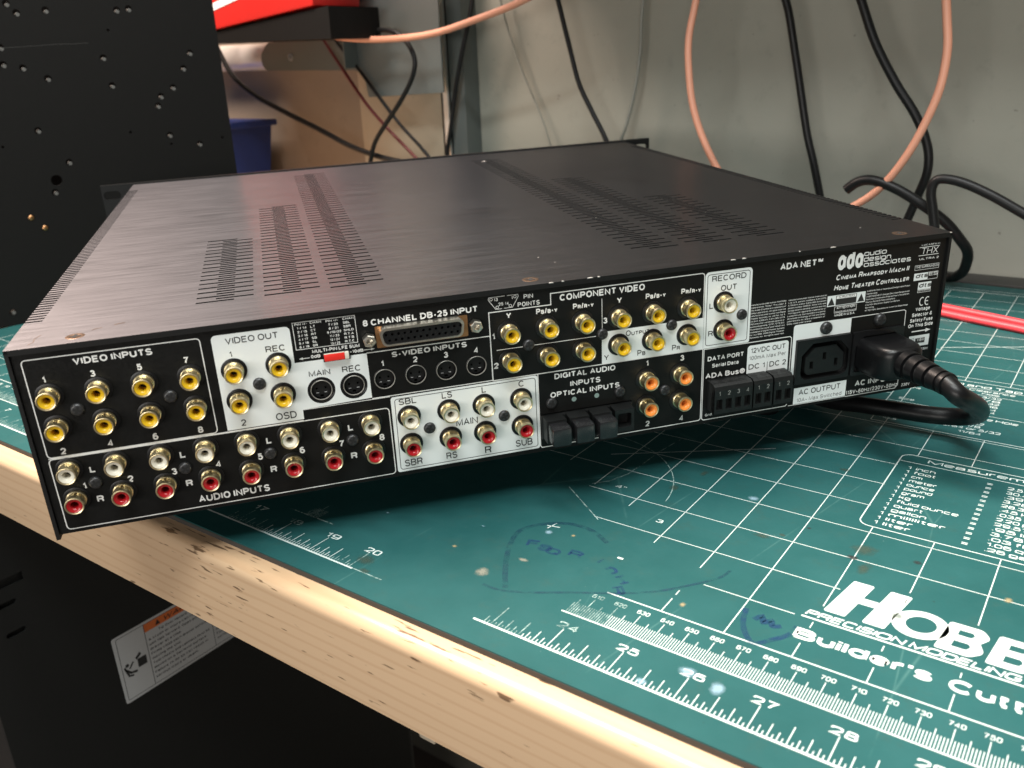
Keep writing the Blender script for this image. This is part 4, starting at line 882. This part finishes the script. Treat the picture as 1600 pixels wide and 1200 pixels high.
# s-video sockets
me_sb = lathe_mesh('svideo_shell', [(-.3, 4.95), (.25, 4.95), (.35, 4.75), (.35, 4.5), (-.2, 4.35), (-.2, 4.3)], M_blackpl, 36, cap1=False)
me_sb2 = lathe_mesh('svideo_shell', [(-.6, 5.95), (.05, 5.9), (.1, 5.6), (-.15, 5.2), (-.1, 4.75), (.2, 4.6), (-.2, 4.3)], M_blackpl, 36, cap1=False)
me_sr = lathe_mesh('metal_ring', [(-.4, 4.6), (.5, 4.6), (.6, 4.5), (.55, 4.32), (.2, 4.25)], M_ring, 40, cap1=False)
q = MB(); S3 = lambda x, y, d: Vector((x * MM, -d * MM, -y * MM))
plate(q, circle(0, 0, 4.25, 28), [rect(a - .42, a + .42, b - .5, b + .5) for a, b in ((-1.9, -.2), (1.9, -.2), (-1.3, 2.0), (1.3, 2.0))] + [rect(-.8, .8, 2.7, 3.9)], S3, -1.6, -3.5)
o_ = q.build('socket_face', M_dark2, unit); me_sf = o_.data; bpy.data.objects.remove(o_)
q = MB(); q.box(-.0016, .0016, .0012, .003, .0026, .0043)
for a, b in ((-1.3, 2.55), (1.3, 2.55)): pass
o_ = q.build('key_block', M_blackpl, unit); me_kb = o_.data; bpy.data.objects.remove(o_)
q = MB()
for a, b in ((-1.75, 1.75), (1.75, 1.75)): q.add([S3(a - .55, b - .14, -1.55), S3(a + .55, b - .14, -1.55), S3(a + .55, b + .14, -1.3), S3(a - .55, b + .14, -1.3)], [(0, 1, 2, 3)])
o_ = q.build('contact_edge', M_num, unit); me_ce = o_.data; bpy.data.objects.remove(o_)
for i, (u, v) in enumerate(svh):
    s_ = inst(me_sb if i < 4 else me_sb2, 'svideo_socket', unit, L(u, v - (.35 if i > 3 else 0), 0))
    for nm, me in (('metal_ring', me_sr), ('socket_face', me_sf), ('key_block', me_kb), ('contact_edge', me_ce)):
        q = bpy.data.objects.new(nm, me); COL.objects.link(q); q.parent = s_
# 25-pin socket
q = MB(); plate(q, rpoly([(141.9, 10.0), (182.4, 10.0), (182.3, 19.65), (142.1, 19.65)], .5), [rpoly([(144.6, 11.2), (179.7, 11.2), (178.4, 18.2), (146.2, 18.2)], 2)], L, .5, .02); q.build('copper_flange', M_copper, unit)
sh = MB(); out_ = rpoly([(142.9, 9.8), (180.3, 9.8), (179.0, 17.9), (144.3, 17.9)], 2.5); in_ = rpoly([(144.0, 10.9), (179.3, 10.9), (178.1, 17.2), (145.2, 17.2)], 2.0)
plate(sh, out_, [in_], L, 5.2, .3); dbo = sh.build('multipin_socket', M_nickel, unit, bev=.0006)
q = MB(); ph = [circle(145.9 + k * 2.70, 12.9, .6, 10) for k in range(13)] + [circle(147.25 + k * 2.70, 15.5, .6, 10) for k in range(12)]
plate(q, rpoly([(143.8, 10.7), (179.4, 10.7), (178.3, 17.3), (145.0, 17.3)], 1.9), ph, L, 4.6, 1.0); q.build('pin_block', M_blackpl, dbo)
q = MB(); plate(q, rpoly([(143.8, 10.7), (179.4, 10.7), (178.3, 17.3), (145.0, 17.3)], 1.9), [], L, 1.2); q.build('pin_contacts', M_dark, dbo)
hexme = lathe_mesh('hex_standoff', [(.5, 2.9), (4.0, 2.9), (4.4, 2.5), (4.5, 1.6), (4.2, 1.4), (1.5, 1.35)], M_nickel, 6)
for u in (138.9, 185.6): q = inst(hexme, 'hex_standoff', unit, L(u, 14.95, 0)); q.rotation_euler = (0, .3, 0)
# level slide switch
q = MB(); q.box(L(118.9, 0).x, L(130.3, 0).x, L(0, 0, 1.0).y, L(0, 0, .05).y, L(0, 22.5).z, L(0, 18.5).z); sw = q.build('slide_switch', M_blackpl, unit, bev=.0002)
q = MB(); q.box(L(119.3, 0).x, L(127.9, 0).x, L(0, 0, 2.3).y, L(0, 0, 1.0).y, L(0, 21.9).z, L(0, 18.9).z); q.build('red_slider', M_redsw, sw, bev=.0003)
q = MB(); q.box(L(127.95, 0).x, L(129.7, 0).x, L(0, 0, 2.3).y, L(0, 0, 1.0).y, L(0, 21.9).z, L(0, 18.7).z); q.box(L(119.3, 0).x, L(127.9, 0).x, L(0, 0, 1.9).y, L(0, 0, 1.05).y, L(0, 18.88).z, L(0, 18.6).z); q.build('white_slider_end', M_wh, sw, bev=.0002)
# optical inputs
for u in (230.9, 242.3):
    q = MB(); plate(q, circle(u, 58.25, 1.2, 18), [], L, .03); q.build('pilot_hole', M_ledge, unit)
oh = MB(); oh.box(L(214.2, 0).x, L(259.8, 0).x, L(0, 0, 1.5).y, L(0, 0, -8).y, L(0, 76.0).z, L(0, 64.2).z); ob = oh.build('optical_block', M_blackm, unit, bev=.0003)
for k in range(4):
    u0 = 214.7 + k * 11.25; q = MB()
    hole = rpoly(rect(u0 + 1.4, u0 + 8.2, 66.0, 73.2), 1)
    plate(q, rect(u0, u0 + 9.6, 64.0, 75.4), [hole] if k == 3 else [], L, 8.0, 1.0)
    q.build('optical_receptacle', M_blackm, ob, bev=0 if k == 3 else .0004)
    if k == 3:
        q = MB(); plate(q, hole, [], L, 3.0); q.build('shutter', M_dark, ob)
        q = MB(); line(q, [(u0 + .2, 64.1), (u0 + 9.4, 64.1)], .35, L, 8.05); q.build('receptacle_edge', M_blackpl, ob)
    else:
        q = MB(); q.box(L(u0 + .3, 0).x, L(u0 + 9.3, 0).x, L(0, 0, 16.5).y, L(0, 0, 8.0).y, L(0, 73.6).z, L(0, 64.6).z); q.build('optical_plug_cap', M_plug, ob, bev=.0011)
# screw terminals
tn = 0
for (u0, ways) in ((299.7, 4), (320.8, 2), (332.0, 2)):
    w = ways * 5.03 + .2; P_ = [(0.02, 59.4), (6.8, 59.4), (8.3, 60.3), (8.8, 62.2), (8.8, 74.4), (0.02, 74.4)]
    vs = [L(a, v, o) for a in (u0, u0 + w) for o, v in P_]; n = len(P_)
    q = MB(); q.add(vs, [tuple(range(n)), tuple(reversed(range(n, 2 * n)))] + [(i, n + i, n + (i + 1) % n, (i + 1) % n) for i in range(n) if i != 3])
    ops = [rect(u0 + 1.0 + 5.03 * k, u0 + 4.2 + 5.03 * k, 66.8, 72.4) for k in range(ways)]
    plate(q, rect(u0, u0 + w, 62.2, 74.4), ops, L, 8.8, 5.5)
    tb_ = q.build('terminal_block', M_blackm, unit)
    q = MB()
    for k in range(ways):
        c = u0 + 2.6 + 5.03 * k
        plate(q, circle(c, 3.6, 1.7, 18), [], lambda a, b, d: L(a, 59.4 - d, b), .03)
        plate(q, rect(c - .35, c + .35, 6.0, 6.78), [], lambda a, b, d: L(a, 59.4 - d, b), .05)
        plate(q, rect(c - .35, c + .35, 0, 1), [], lambda a, b, d: L(a, 59.4 + b * .9 - .04, 6.8 + 1.5 * b + .04), 0)
    q.build('clamp_screw_well', M_dark, tb_)
    q = MB(); plate(q, rect(u0 + .3, u0 + w - .3, 63, 74.2), [], L, 5.6); q.build('wire_entry_back', M_dark, tb_)
    q = MB()
    for k in range(ways): text(q, str(k + 1), u0 + 2.6 + 5.03 * k, None, 64.9, 2.3, 'w', L, 8.86)
    q.build('terminal_number', M_num, tb_)
# mains outlet and inlet
q = MB(); plate(q, iecf, [core_h], L, 1.3, -1.0); io = q.build('mains_outlet', M_blackpl, unit, bev=0)
q = MB(); core = rpoly([(354.0, 56.0), (359.0, 51.1), (370.9, 51.1), (375.5, 55.7), (375.6, 65.0), (353.9, 65.0)], [.8, .8, .8, .8, 2.5, 2.5])
plate(q, core, [rect(356.5, 358.5, 58.2, 62.4), rect(363.7, 365.7, 54.2, 58.3), rect(370.6, 372.6, 58.2, 62.4)], L, .6, -8); q.build('outlet_core', M_blackm, io)
q = MB(); plate(q, rpoly(core_h, 0), [], L, -8.2); nn = len(core_h); q.add([L(x, y, 1.2) for x, y in core_h] + [L(x, y, -8.2) for x, y in core_h], [(i, (i + 1) % nn, nn + (i + 1) % nn, nn + i) for i in range(nn)]); q.build('outlet_well', M_dark, io)
q = MB(); line(q, [(x, y) for x, y in core] + [core[0]], .3, L, .66); q.build('outlet_core_edge', M_blackpl, io)
q = MB(); line(q, rpoly([(349.0, 46.8), (378.3, 46.8), (378.4, 68.5), (349.0, 68.5)], [1, 1, 5, 5]), .5, L, 1.42, True); q.build('outlet_rim', M_blackpl, io)
q = MB(); inh = rpoly([(382.2, 53.6), (387.0, 48.4), (404.6, 48.4), (409.2, 53.6), (409.2, 67.8), (382.2, 67.8)], 1); plate(q, inlf, [inh], L, 1.3, -1.0); q2_ = q.build('mains_inlet', M_blackpl, unit)
q = MB(); plate(q, inh, [], L, -.8); q.build('inlet_well', M_dark, q2_)
# ================================================================== POWER CORD
pc = thing('power_cord', 'thick black mains cord plugged into the rear inlet, ribbed strain relief', 'power cord', (.03, .17, 0))
Mu = Matrix.Translation(Vector((-.03, -.17, 0))) @ unit.matrix_world
def PW(u, v, o): return Mu @ L(u, v, o)
q = MB(); secs = []
for o, wu, wv, cv in ((.2, 12.4, 8.4, 58.6), (1.2, 13.2, 9.2, 58.6), (12, 13.0, 9.2, 58.4), (17, 12.2, 8.9, 58.2), (20, 10.8, 8.4, 57.9), (22, 9.0, 7.8, 57.6), (22.8, 7.4, 7.0, 57.5)):
    secs.append([PW(395.8 + x, cv + y, o) for x, y in rpoly([(-wu, -wv), (wu, -wv), (wu, wv), (-wu, wv)], [min(4.6, wv * .7)] * 4, 5)])
n = len(secs[0]); q.add([p for s in secs for p in s], [(i * n + k, i * n + (k + 1) % n, (i + 1) * n + (k + 1) % n, (i + 1) * n + k) for i in range(len(secs) - 1) for k in range(n)] + [tuple(range(n)), tuple((len(secs) - 1) * n + k for k in range(n))])
q.build('plug_body', M_rubber, pc, smooth=True)
def off(p): return Vector(p) - Vector((30, 170, 0))
def cpos(t):   # centreline of the strain relief, mm, cord frame
    return Vector(PW(395.8, 57.4, 22 + t)) * 1000
pts = []; rr = []
t = 0.
prof_ = []
for k in range(4):
    r0 = 7.4 - k * .55
    prof_ += [(t, r0), (t + 4.9, r0 - .25), (t + 5.0, r0 - 1.9), (t + 6.6, r0 - 2.0), (t + 6.7, r0 - .45)]; t += 6.8
prof_ += [(t, 5.6), (t + 2.0, 5.5), (t + 2.1, 4.6)]
vs = []; n = 24; ax = (cpos(10) - cpos(0)).normalized(); e1 = ax.cross(Vector((0, 0, 1))).normalized(); e2 = ax.cross(e1)
for tt, r in prof_:
    c = cpos(tt)
    vs += [(c + (e1 * math.cos(2 * math.pi * k / n) + e2 * math.sin(2 * math.pi * k / n)) * r) * MM for k in range(n)]
mk('strain_relief', vs, [(i * n + k, i * n + (k + 1) % n, (i + 1) * n + (k + 1) % n, (i + 1) * n + k) for i in range(len(prof_) - 1) for k in range(n)] + [tuple((len(prof_) - 1) * n + k for k in range(n))], M_rubber, pc, smooth=True)
e_ = cpos(t + 1); f_ = cpos(t + 6)
tube('cord', [tuple(e_ - ax * 3), tuple(e_)] + [tuple(off(p)) for p in [(44.6, 159.5, 49.0), (48.6, 169.5, 43), (50.5, 183, 36), (49.5, 200, 27), (45.5, 214, 19.5), (37, 221.5, 14.5), (24, 222.5, 12.5), (8, 223.5, 11.5), (-12, 225.5, 10), (-32, 231, 7), (-60, 245, 4.4), (-110, 262, 4.4), (-160, 300, 4.4), (-200, 360, 4.4), (-190, 420, 4.4)]], 4.7, M_rubber, pc, seg=18)
# ================================================================== BACKGROUND THINGS
def cable(label, pts, y, r, mat, cat='cable', grp=None, ys=None, name='cable'):
    P = [(x, (ys[i] if ys else y), z) for i, (x, z) in enumerate(pts)]
    c = Vector(P[0]); o = tube(name, [tuple(Vector(p) - c) for p in P], r, mat, None, seg=12, n=7, label=label, cat=cat, group=grp); o.location = c * MM; return o
cable('salmon-coloured cable hanging in a shallow arc at the top left', [(-905, 330), (-838, 301), (-812, 271), (-777, 252), (-729, 238), (-676, 231), (-617, 229), (-560, 232), (-506, 242), (-456, 253), (-417, 266), (-370, 290)], 520, 3.6, M_salmon)
cable('salmon-coloured cable hanging in a large loop behind the right half of the unit', [(-246, 290), (-252, 265), (-257, 240), (-262, 213), (-261, 186), (-256, 156), (-245, 127), (-227, 96), (-204, 68), (-172, 51), (-138, 54), (-101, 75), (-82, 92), (-67, 115), (-56, 140), (-48, 167), (-46, 195), (-49, 218), (-53, 242), (-58, 275)], 520, 3.3, M_salmon)
cable('black cable hanging straight beside the grey post', [(-551, 300), (-554, 279), (-562, 250), (-578, 206), (-591, 164), (-600, 127), (-609, 89), (-612, 20)], 585, 2.7, M_cblk)
cable('thin black cable leaning down behind the middle of the unit', [(-450, 300), (-447, 275), (-440, 249), (-429, 211), (-418, 175), (-402, 146), (-386, 119), (-374, 90), (-360, 20)], 585, 2.6, M_cblk)
cable('straight thick black cable falling between the two sides of the salmon loop', [(-205, 285), (-201, 256), (-193, 232), (-185, 199), (-176, 160), (-168, 126), (-159, 97), (-148, 55), (-140, 10)], 580, 3.6, M_cblk)
cable('thick black cable curving right then left in front of the salmon loop', [(-133, 280), (-129, 250), (-122, 230), (-109, 201), (-90, 170), (-72, 145), (-60, 121), (-57, 100), (-62, 79), (-70, 52), (-82, 14)], 560, 3.8, M_cblk)
cable('short thick black cable arching from behind the cover and bending down at the rear corner', [(-112, 86), (-103, 93), (-91, 95), (-72, 89), (-51, 77), (-32, 63), (-20, 48), (-15, 38), (-16, 26), (-22, 12), (-40, 5), (-110, 4)], 520, 4.3, M_cblk, ys=[520, 520, 520, 520, 522, 526, 532, 540, 552, 566, 578, 590, 600])
cable('glossy black cable running off the right edge of the picture', [(75, 48), (37, 71), (21, 80), (2, 90), (-17, 98), (-31, 101), (-39, 99), (-41, 90), (-38, 76), (-35, 60), (-33, 30), (-32, 6)], 500, 3.8, M_cblk)
cable('thin grey-white cable hanging against the wall right of the thin black one', [(-350, 292), (-352, 268), (-355, 236), (-356, 205), (-362, 167), (-371, 134), (-381, 107), (-392, 60)], 606, 2.0, M_cwhite)
cable('thin pale cable against the wall left of the thin black one', [(-548, 305), (-542, 283), (-530, 238), (-513, 193), (-494, 155), (-481, 126), (-470, 90), (-460, 40)], 612, 1.2, M_cwhite)
cable('black cable sagging from the black chassis panel toward the unit', [(-985, 300), (-972, 257), (-965, 232), (-939, 195), (-898, 170), (-844, 149), (-780, 127), (-725, 107), (-672, 95), (-600, 84), (-540, 60)], 540, 3.5, M_cblk)
cable('thin dark red wire crossing diagonally in front of the grey bracket', [(-822, 320), (-809, 297), (-787, 270), (-762, 235), (-729, 194), (-696, 156), (-662, 126), (-628, 99), (-605, 78), (-580, 40)], 545, 2.0, M_cred)
cable('thin black wire running down beside the dark red wire', [(-815, 322), (-803, 296), (-779, 266), (-750, 231), (-716, 197), (-688, 167), (-655, 133), (-621, 104), (-595, 76), (-570, 40)], 556, 2.1, M_cblk)
cable('black cable bulging right across the grey bracket and crossing the red wire', [(-790, 268), (-748, 250), (-711, 244), (-669, 240), (-637, 238), (-616, 228), (-603, 208), (-608, 188), (-628, 163), (-657, 135), (-678, 112), (-689, 85), (-696, 50)], 532, 2.8, M_cblk)
cable('small loop of black cable in front of the top of the bracket', [(-748, 315), (-751, 292), (-752, 274), (-741, 262), (-720, 257), (-698, 264), (-681, 272), (-659, 288), (-640, 310)], 528, 2.9, M_cblk)
# red test leads on the mat
cable('upper of the two red leads lying on the mat behind the unit', [(-120, 0), (-70, 0), (-35.7, 0), (-17.8, 0), (13.5, 0), (40.3, 0), (62, 0), (120, 0)], 0, 2.9, M_pink, 'test lead', 'red test leads on the mat', ys=[512, 499, 488.8, 483.5, 472.5, 463, 454, 430]).location.z = .0032
cable('lower of the two red leads lying on the mat, nearest the unit', [(-120, 0), (-70, 0), (-32, 0), (-15, 0), (16, 0), (42, 0), (64, 0), (120, 0)], 0, 2.9, M_pink, 'test lead', 'red test leads on the mat', ys=[494, 483, 472.5, 466, 455, 446.5, 437, 412]).location.z = .0032
# post
po = thing('wall_post', 'grey steel corner post with a bright edge strip against the wall', 'post', (-.6, .6, -.95))
q = MB(); q.box(-.006, .016, -.004, .024, .94, 1.9); q.build('post_channel', M_sheet, po)
q = MB(); q.box(-.0155, -.0075, -.008, -.0045, .94, 1.9); q.build('bright_strip', M_alu, po, bev=.0008)
q = MB(); q.box(-.021, -.0165, -.004, .018, .94, 1.12); q.box(-.021, -.0165, -.004, .018, 1.121, 1.9); q.build('dark_gap', M_cabk, po)
# one surface left of the post, light and shade put in as two boards
q = MB(); q.box(-1.6, -.766, .606, .618, -.003, .75); q.build('shaded_board', M_tan_shade, label='shaded part of a tan surface, shade put in as brown, behind the hanging wires', cat='board')
q = MB(); q.box(-.764, -.625, .600, .612, -.003, .75); q.build('lit_board', M_tan_lit, label='lit part of the tan cardboard sheet below the grey bracket, left of the post', cat='backing')
# bracket
br = thing('steel_bracket', 'grey painted steel bracket with a long round-ended arm', 'bracket', (-.65, .56, .2))
def BM(x, y, d): return Vector(((x + 650) * MM, (560 - d - 560) * MM, (y - 200) * MM))
q = MB(); arm = rpoly([(-722, 340), (-722, 235), (-885, 235.5), (-904, 219), (-898, 201), (-726, 197), (-712, 190), (-708, 165), (-587, 169), (-587, 340)], [0, 1, 14, 14, 12, 2, 12, 2, 1, 0]); plate(q, arm, [circle(-842, 216, 3.2, 16)], BM, 0, -2.2); q.build('bracket_plate', M_sheet, br)
s_ = MB(); plate(s_, circle(-842, 216, 4.5, 18), [circle(-842, 216, 2, 12)], BM, 1.0, 0.05); s_.build('rivet', M_nickel, br)
q = MB(); q.box(-.072, -.070, -.0225, -.0003, .0, .14); q.build('bracket_flange', M_sheet, br)
q = tube('metal_rail', [(-260, 0, 0), (-120, 0, 0), (60, 0, -1)], 17.5, M_alu, None, seg=24, n=2, label='bright metal rail end reflecting light, left of the bracket arm', cat='rail'); q.location = (-.90, .585, .219)
# dark shelf and red box
BOXF = [(0, 3, 2, 1), (4, 5, 6, 7), (0, 1, 5, 4), (1, 2, 6, 5), (2, 3, 7, 6), (3, 0, 4, 7)]
q = MB(); q.add([(-.95, .457, .2365), (-.655, .457, .2310), (-.655, .535, .2310), (-.95, .535, .2365), (-.95, .457, .2390), (-.655, .457, .2640), (-.655, .535, .2640), (-.95, .535, .2390)], BOXF); q.build('black_shelf', M_blk, label='black shelf slab under the red box at the top left', cat='shelf')
rb = thing('red_box', 'glossy red box with a white stripe on the black shelf', 'box', (-.8, .49, .2545))
q = MB(); q.add([(-.15, -.036, -.0132), (.125, -.036, .0110), (.125, .036, .0110), (-.15, .036, -.0132), (-.15, -.036, .15), (.14, -.036, .15), (.14, .036, .15), (-.15, .036, .15)], BOXF); q.build('box_body', M_redbox, rb, bev=.002)
q = MB(); q.add([(-.075, -.0365, .0105), (.020, -.0365, .0290), (.020, -.0365, .0375), (-.075, -.0365, .0185)], [(0, 1, 2, 3)]); q.build('white_stripe', M_white, rb)
# blue bin
bn = thing('storage_bin', 'dark blue plastic bin beside the black chassis panel', 'bin', (-.98, .53, -.003))
q = MB(); q.add([(-.08, -.03, 0), (.040, -.03, 0), (.040, .04, 0), (-.08, .04, 0), (-.09, -.04, .132), (.057, -.04, .132), (.057, .05, .132), (-.09, .05, .132)], [(0, 3, 2, 1), (0, 1, 5, 4), (1, 2, 6, 5), (2, 3, 7, 6), (3, 0, 4, 7)]); q.build('bin_body', M_blue, bn)
q = MB(); q.box(-.094, .066, -.044, .054, .132, .140); q.build('bin_rim', M_blue, bn, bev=.0015)
# unseen shelf above the cables, added to cast the shadow band on the wall
oshelf = MB(); oshelf.box(-.60, 1.2, .36, .624, .42, .445); oshelf.build('shade_shelf', M_sheet, label='unseen grey shelf over the hanging cables, placed to shade the upper wall', cat='shelf')
# ================================================================== BLACK CHASSIS PANEL
cp = thing('chassis_panel', 'tall black sheet-metal chassis full of small holes, standing on the mat at the left', 'chassis', (-.692, .072, 0))
cp.rotation_euler = (0, 0, math.atan2(.954, .3))
def CP(x, y, d): return Vector((x * MM, -d * MM, y * MM))
hl = [(56, 260), (62, 253), (84, 255), (140, 255), (150, 256), (130, 239), (45, 227), (44, 214), (58, 211), (75, 202), (122, 217), (197, 219), (189, 206), (177, 190), (165, 183), (161, 175), (125, 194), (167, 149), (193, 139), (59, 161), (133, 154), (78, 133), (62, 109), (39, 90), (48, 80), (8, 12), (30, 150), (215, 143), (167, 141), (100, 300), (20, 320), (150, 330)]
small = {(133, 154), (215, 143), (130, 239), (30, 150), (167, 141)}
q = MB(); plate(q, rpoly(rect(-150, 224.5, .4, 430), 1.5, 3), [circle(x, y, 1.2 if (x, y) in small else 2.9, 16) for x, y in hl] + [circle(65, 119, 4.6, 20)], CP, 0, -3.0); q.build('perforated_plate', M_blk, cp)
q = MB(); q.box(-.150, .2240, .0032, .09, .0005, .003); q.box(.2215, .2243, .0032, .09, .003, .43); q.box(-.15, .2213, .088, .09, .003, .43); q.build('folded_sides', M_blk, cp)
me_glint = lathe_mesh('hole_glint', [(-6, 1.9), (-2.2, 1.9), (-1.6, 1.4), (-1.5, .1)], M_pale, 14); me_br = lathe_mesh('brass_screw', [(-2.6, 2.2), (-.3, 2.2), (.2, 1.5), (.3, .1)], M_copper, 16)  # pale disc set low right in each hole stands in for its lit wall
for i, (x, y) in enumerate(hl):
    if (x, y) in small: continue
    o_ = bpy.data.objects.new('brass_screw' if (x, y) in ((39, 90), (48, 80)) else 'hole_glint', me_br if (x, y) in ((39, 90), (48, 80)) else me_glint); COL.objects.link(o_); o_.parent = cp; o_.location = CP(x, y, 0) if (x, y) in ((39, 90), (48, 80)) else CP(x + 1.1, y - 1.4, 0)
q = MB(); line(q, [(30, 226.5), (55, 227), (85, 228.5), (112, 229)], .25, CP, .03); line(q, [(5, 226.2), (25, 226.4)], .5, CP, .03); q.build('scratch', plain("pale_scratch", (.045, .045, .042), .5), cp)
# ================================================================== CABINET BELOW THE BENCH
cb = thing('steel_cabinet', 'black steel cabinet under the bench with a white warning label', 'cabinet', (-.50, .03, -.95))
KB = 4 / 3
def CB(x, y, d):   # on its side face: x along the side, y height (at label scale), d outward
    return Vector((d * MM, (-260.3 + (x + 260.3) * KB - 30) * MM, (201.3 + (y - 201.3) * KB + 950) * MM))
ova = lambda x, y: rpoly([(x - 5.2, y - 1.6), (x + 5.2, y - 1.6), (x + 5.2, y + 1.6), (x - 5.2, y + 1.6)], 1.55, 4)
q = MB(); plate(q, rect(-122.5, 173, -660, 15.8), [rect(-117, -93.5, -46.5, -41.5), ova(-105, -56), ova(-104, -74)], CB, 0, -1.5)
q.build('side_panel', M_cabk, cb)
vs = []; n = 9
for z in (-660, 15.8):
    for i in range(n): a = math.pi / 2 * i / (n - 1); vs.append(CB(173 + 10 * math.sin(a), z, -13 + 13 * math.cos(a)))
    vs.append(CB(183, z, -380))
mk('rounded_corner', vs, [(i, i + 1, n + 1 + i + 1, n + 1 + i) for i in range(n)], M_cabk, cb, smooth=True)
q = MB(); y0 = CB(-122, 0, 0).y; y1 = CB(172, 0, 0).y; z1 = CB(0, 15, 0).z; q.box(-.38, -.004, y0, y1, .005, z1); q.build('cabinet_carcass', M_cabk, cb)
lb_ = MB(); plate(lb_, rpoly([(-57.5, -108.5), (62, -108.5), (62, -155.5), (-56.8, -155.5)], 1.5, 4), [], CB, .15, .02); lo = lb_.build('warning_label', M_label, cb)
text_w = 1.28
q = MB(); line(q, rpoly([(-55, -110.2), (60, -110.2), (60, -153.6), (-55, -153.6)], .5, 2), .35, CB, .19, True); line(q, [(-37, -110.2), (-37, -153.6)], .35, CB, .19); line(q, [(8, -116), (8, -153.6)], .35, CB, .19)
text(q, 'WARNING', -24, 8, -115, 3.3, 'P', CB, .22, 1)
plate(q, [(-29.5, -115), (-26, -115), (-27.7, -111.6)], [], CB, .22)
# tip-over pictogram
plate(q, rect(-44.8, -39.0, -136, -130), [], CB, .2); plate(q, [(-46, -128.5), (-42.5, -126), (-41.6, -127.8), (-45, -130)], [], CB, .2); plate(q, circle(-51.5, -130.5, 1.2, 12), [], CB, .2)
line(q, [(-53, -133), (-50, -136.5), (-46, -137.5)], 1.5, CB, .2); line(q, [(-50.5, -133.5), (-47.5, -130)], 1.0, CB, .2); line(q, [(-53.4, -131), (-51.5, -138), (-48.6, -139)], 1.2, CB, .2)
para = ['Tip Over Hazard', 'A crush or injury can result if', 'unit tips forward. Open only one', 'drawer at a time.', 'Firmly close each drawer before', 'moving the unit.', 'Tool chests and cabinets must be', 'moved on a flat level surface.', 'Failure to do so can result in', 'serious injury or death.']
for i, s in enumerate(para): text(q, s, -28 if i == 0 else -35.5, (-8 if i == 0 else -35.5 + 1.28 * len(s)), -119.4 - i * 3.4, 1.75, 'w', CB, .22, 1)
for i, s in enumerate(para[1:]): text(q, s, 10, 10 + 1.28 * len(s), -122.4 - i * 3.4, 1.75, 'w', CB, .22, 1)
q.build('label_print', M_black, lo)
q = MB(); plate(q, rect(-36.8, 59.8, -115.9, -110.4), [], CB, .18); q.build('orange_band', M_orange, lo)
# tidy
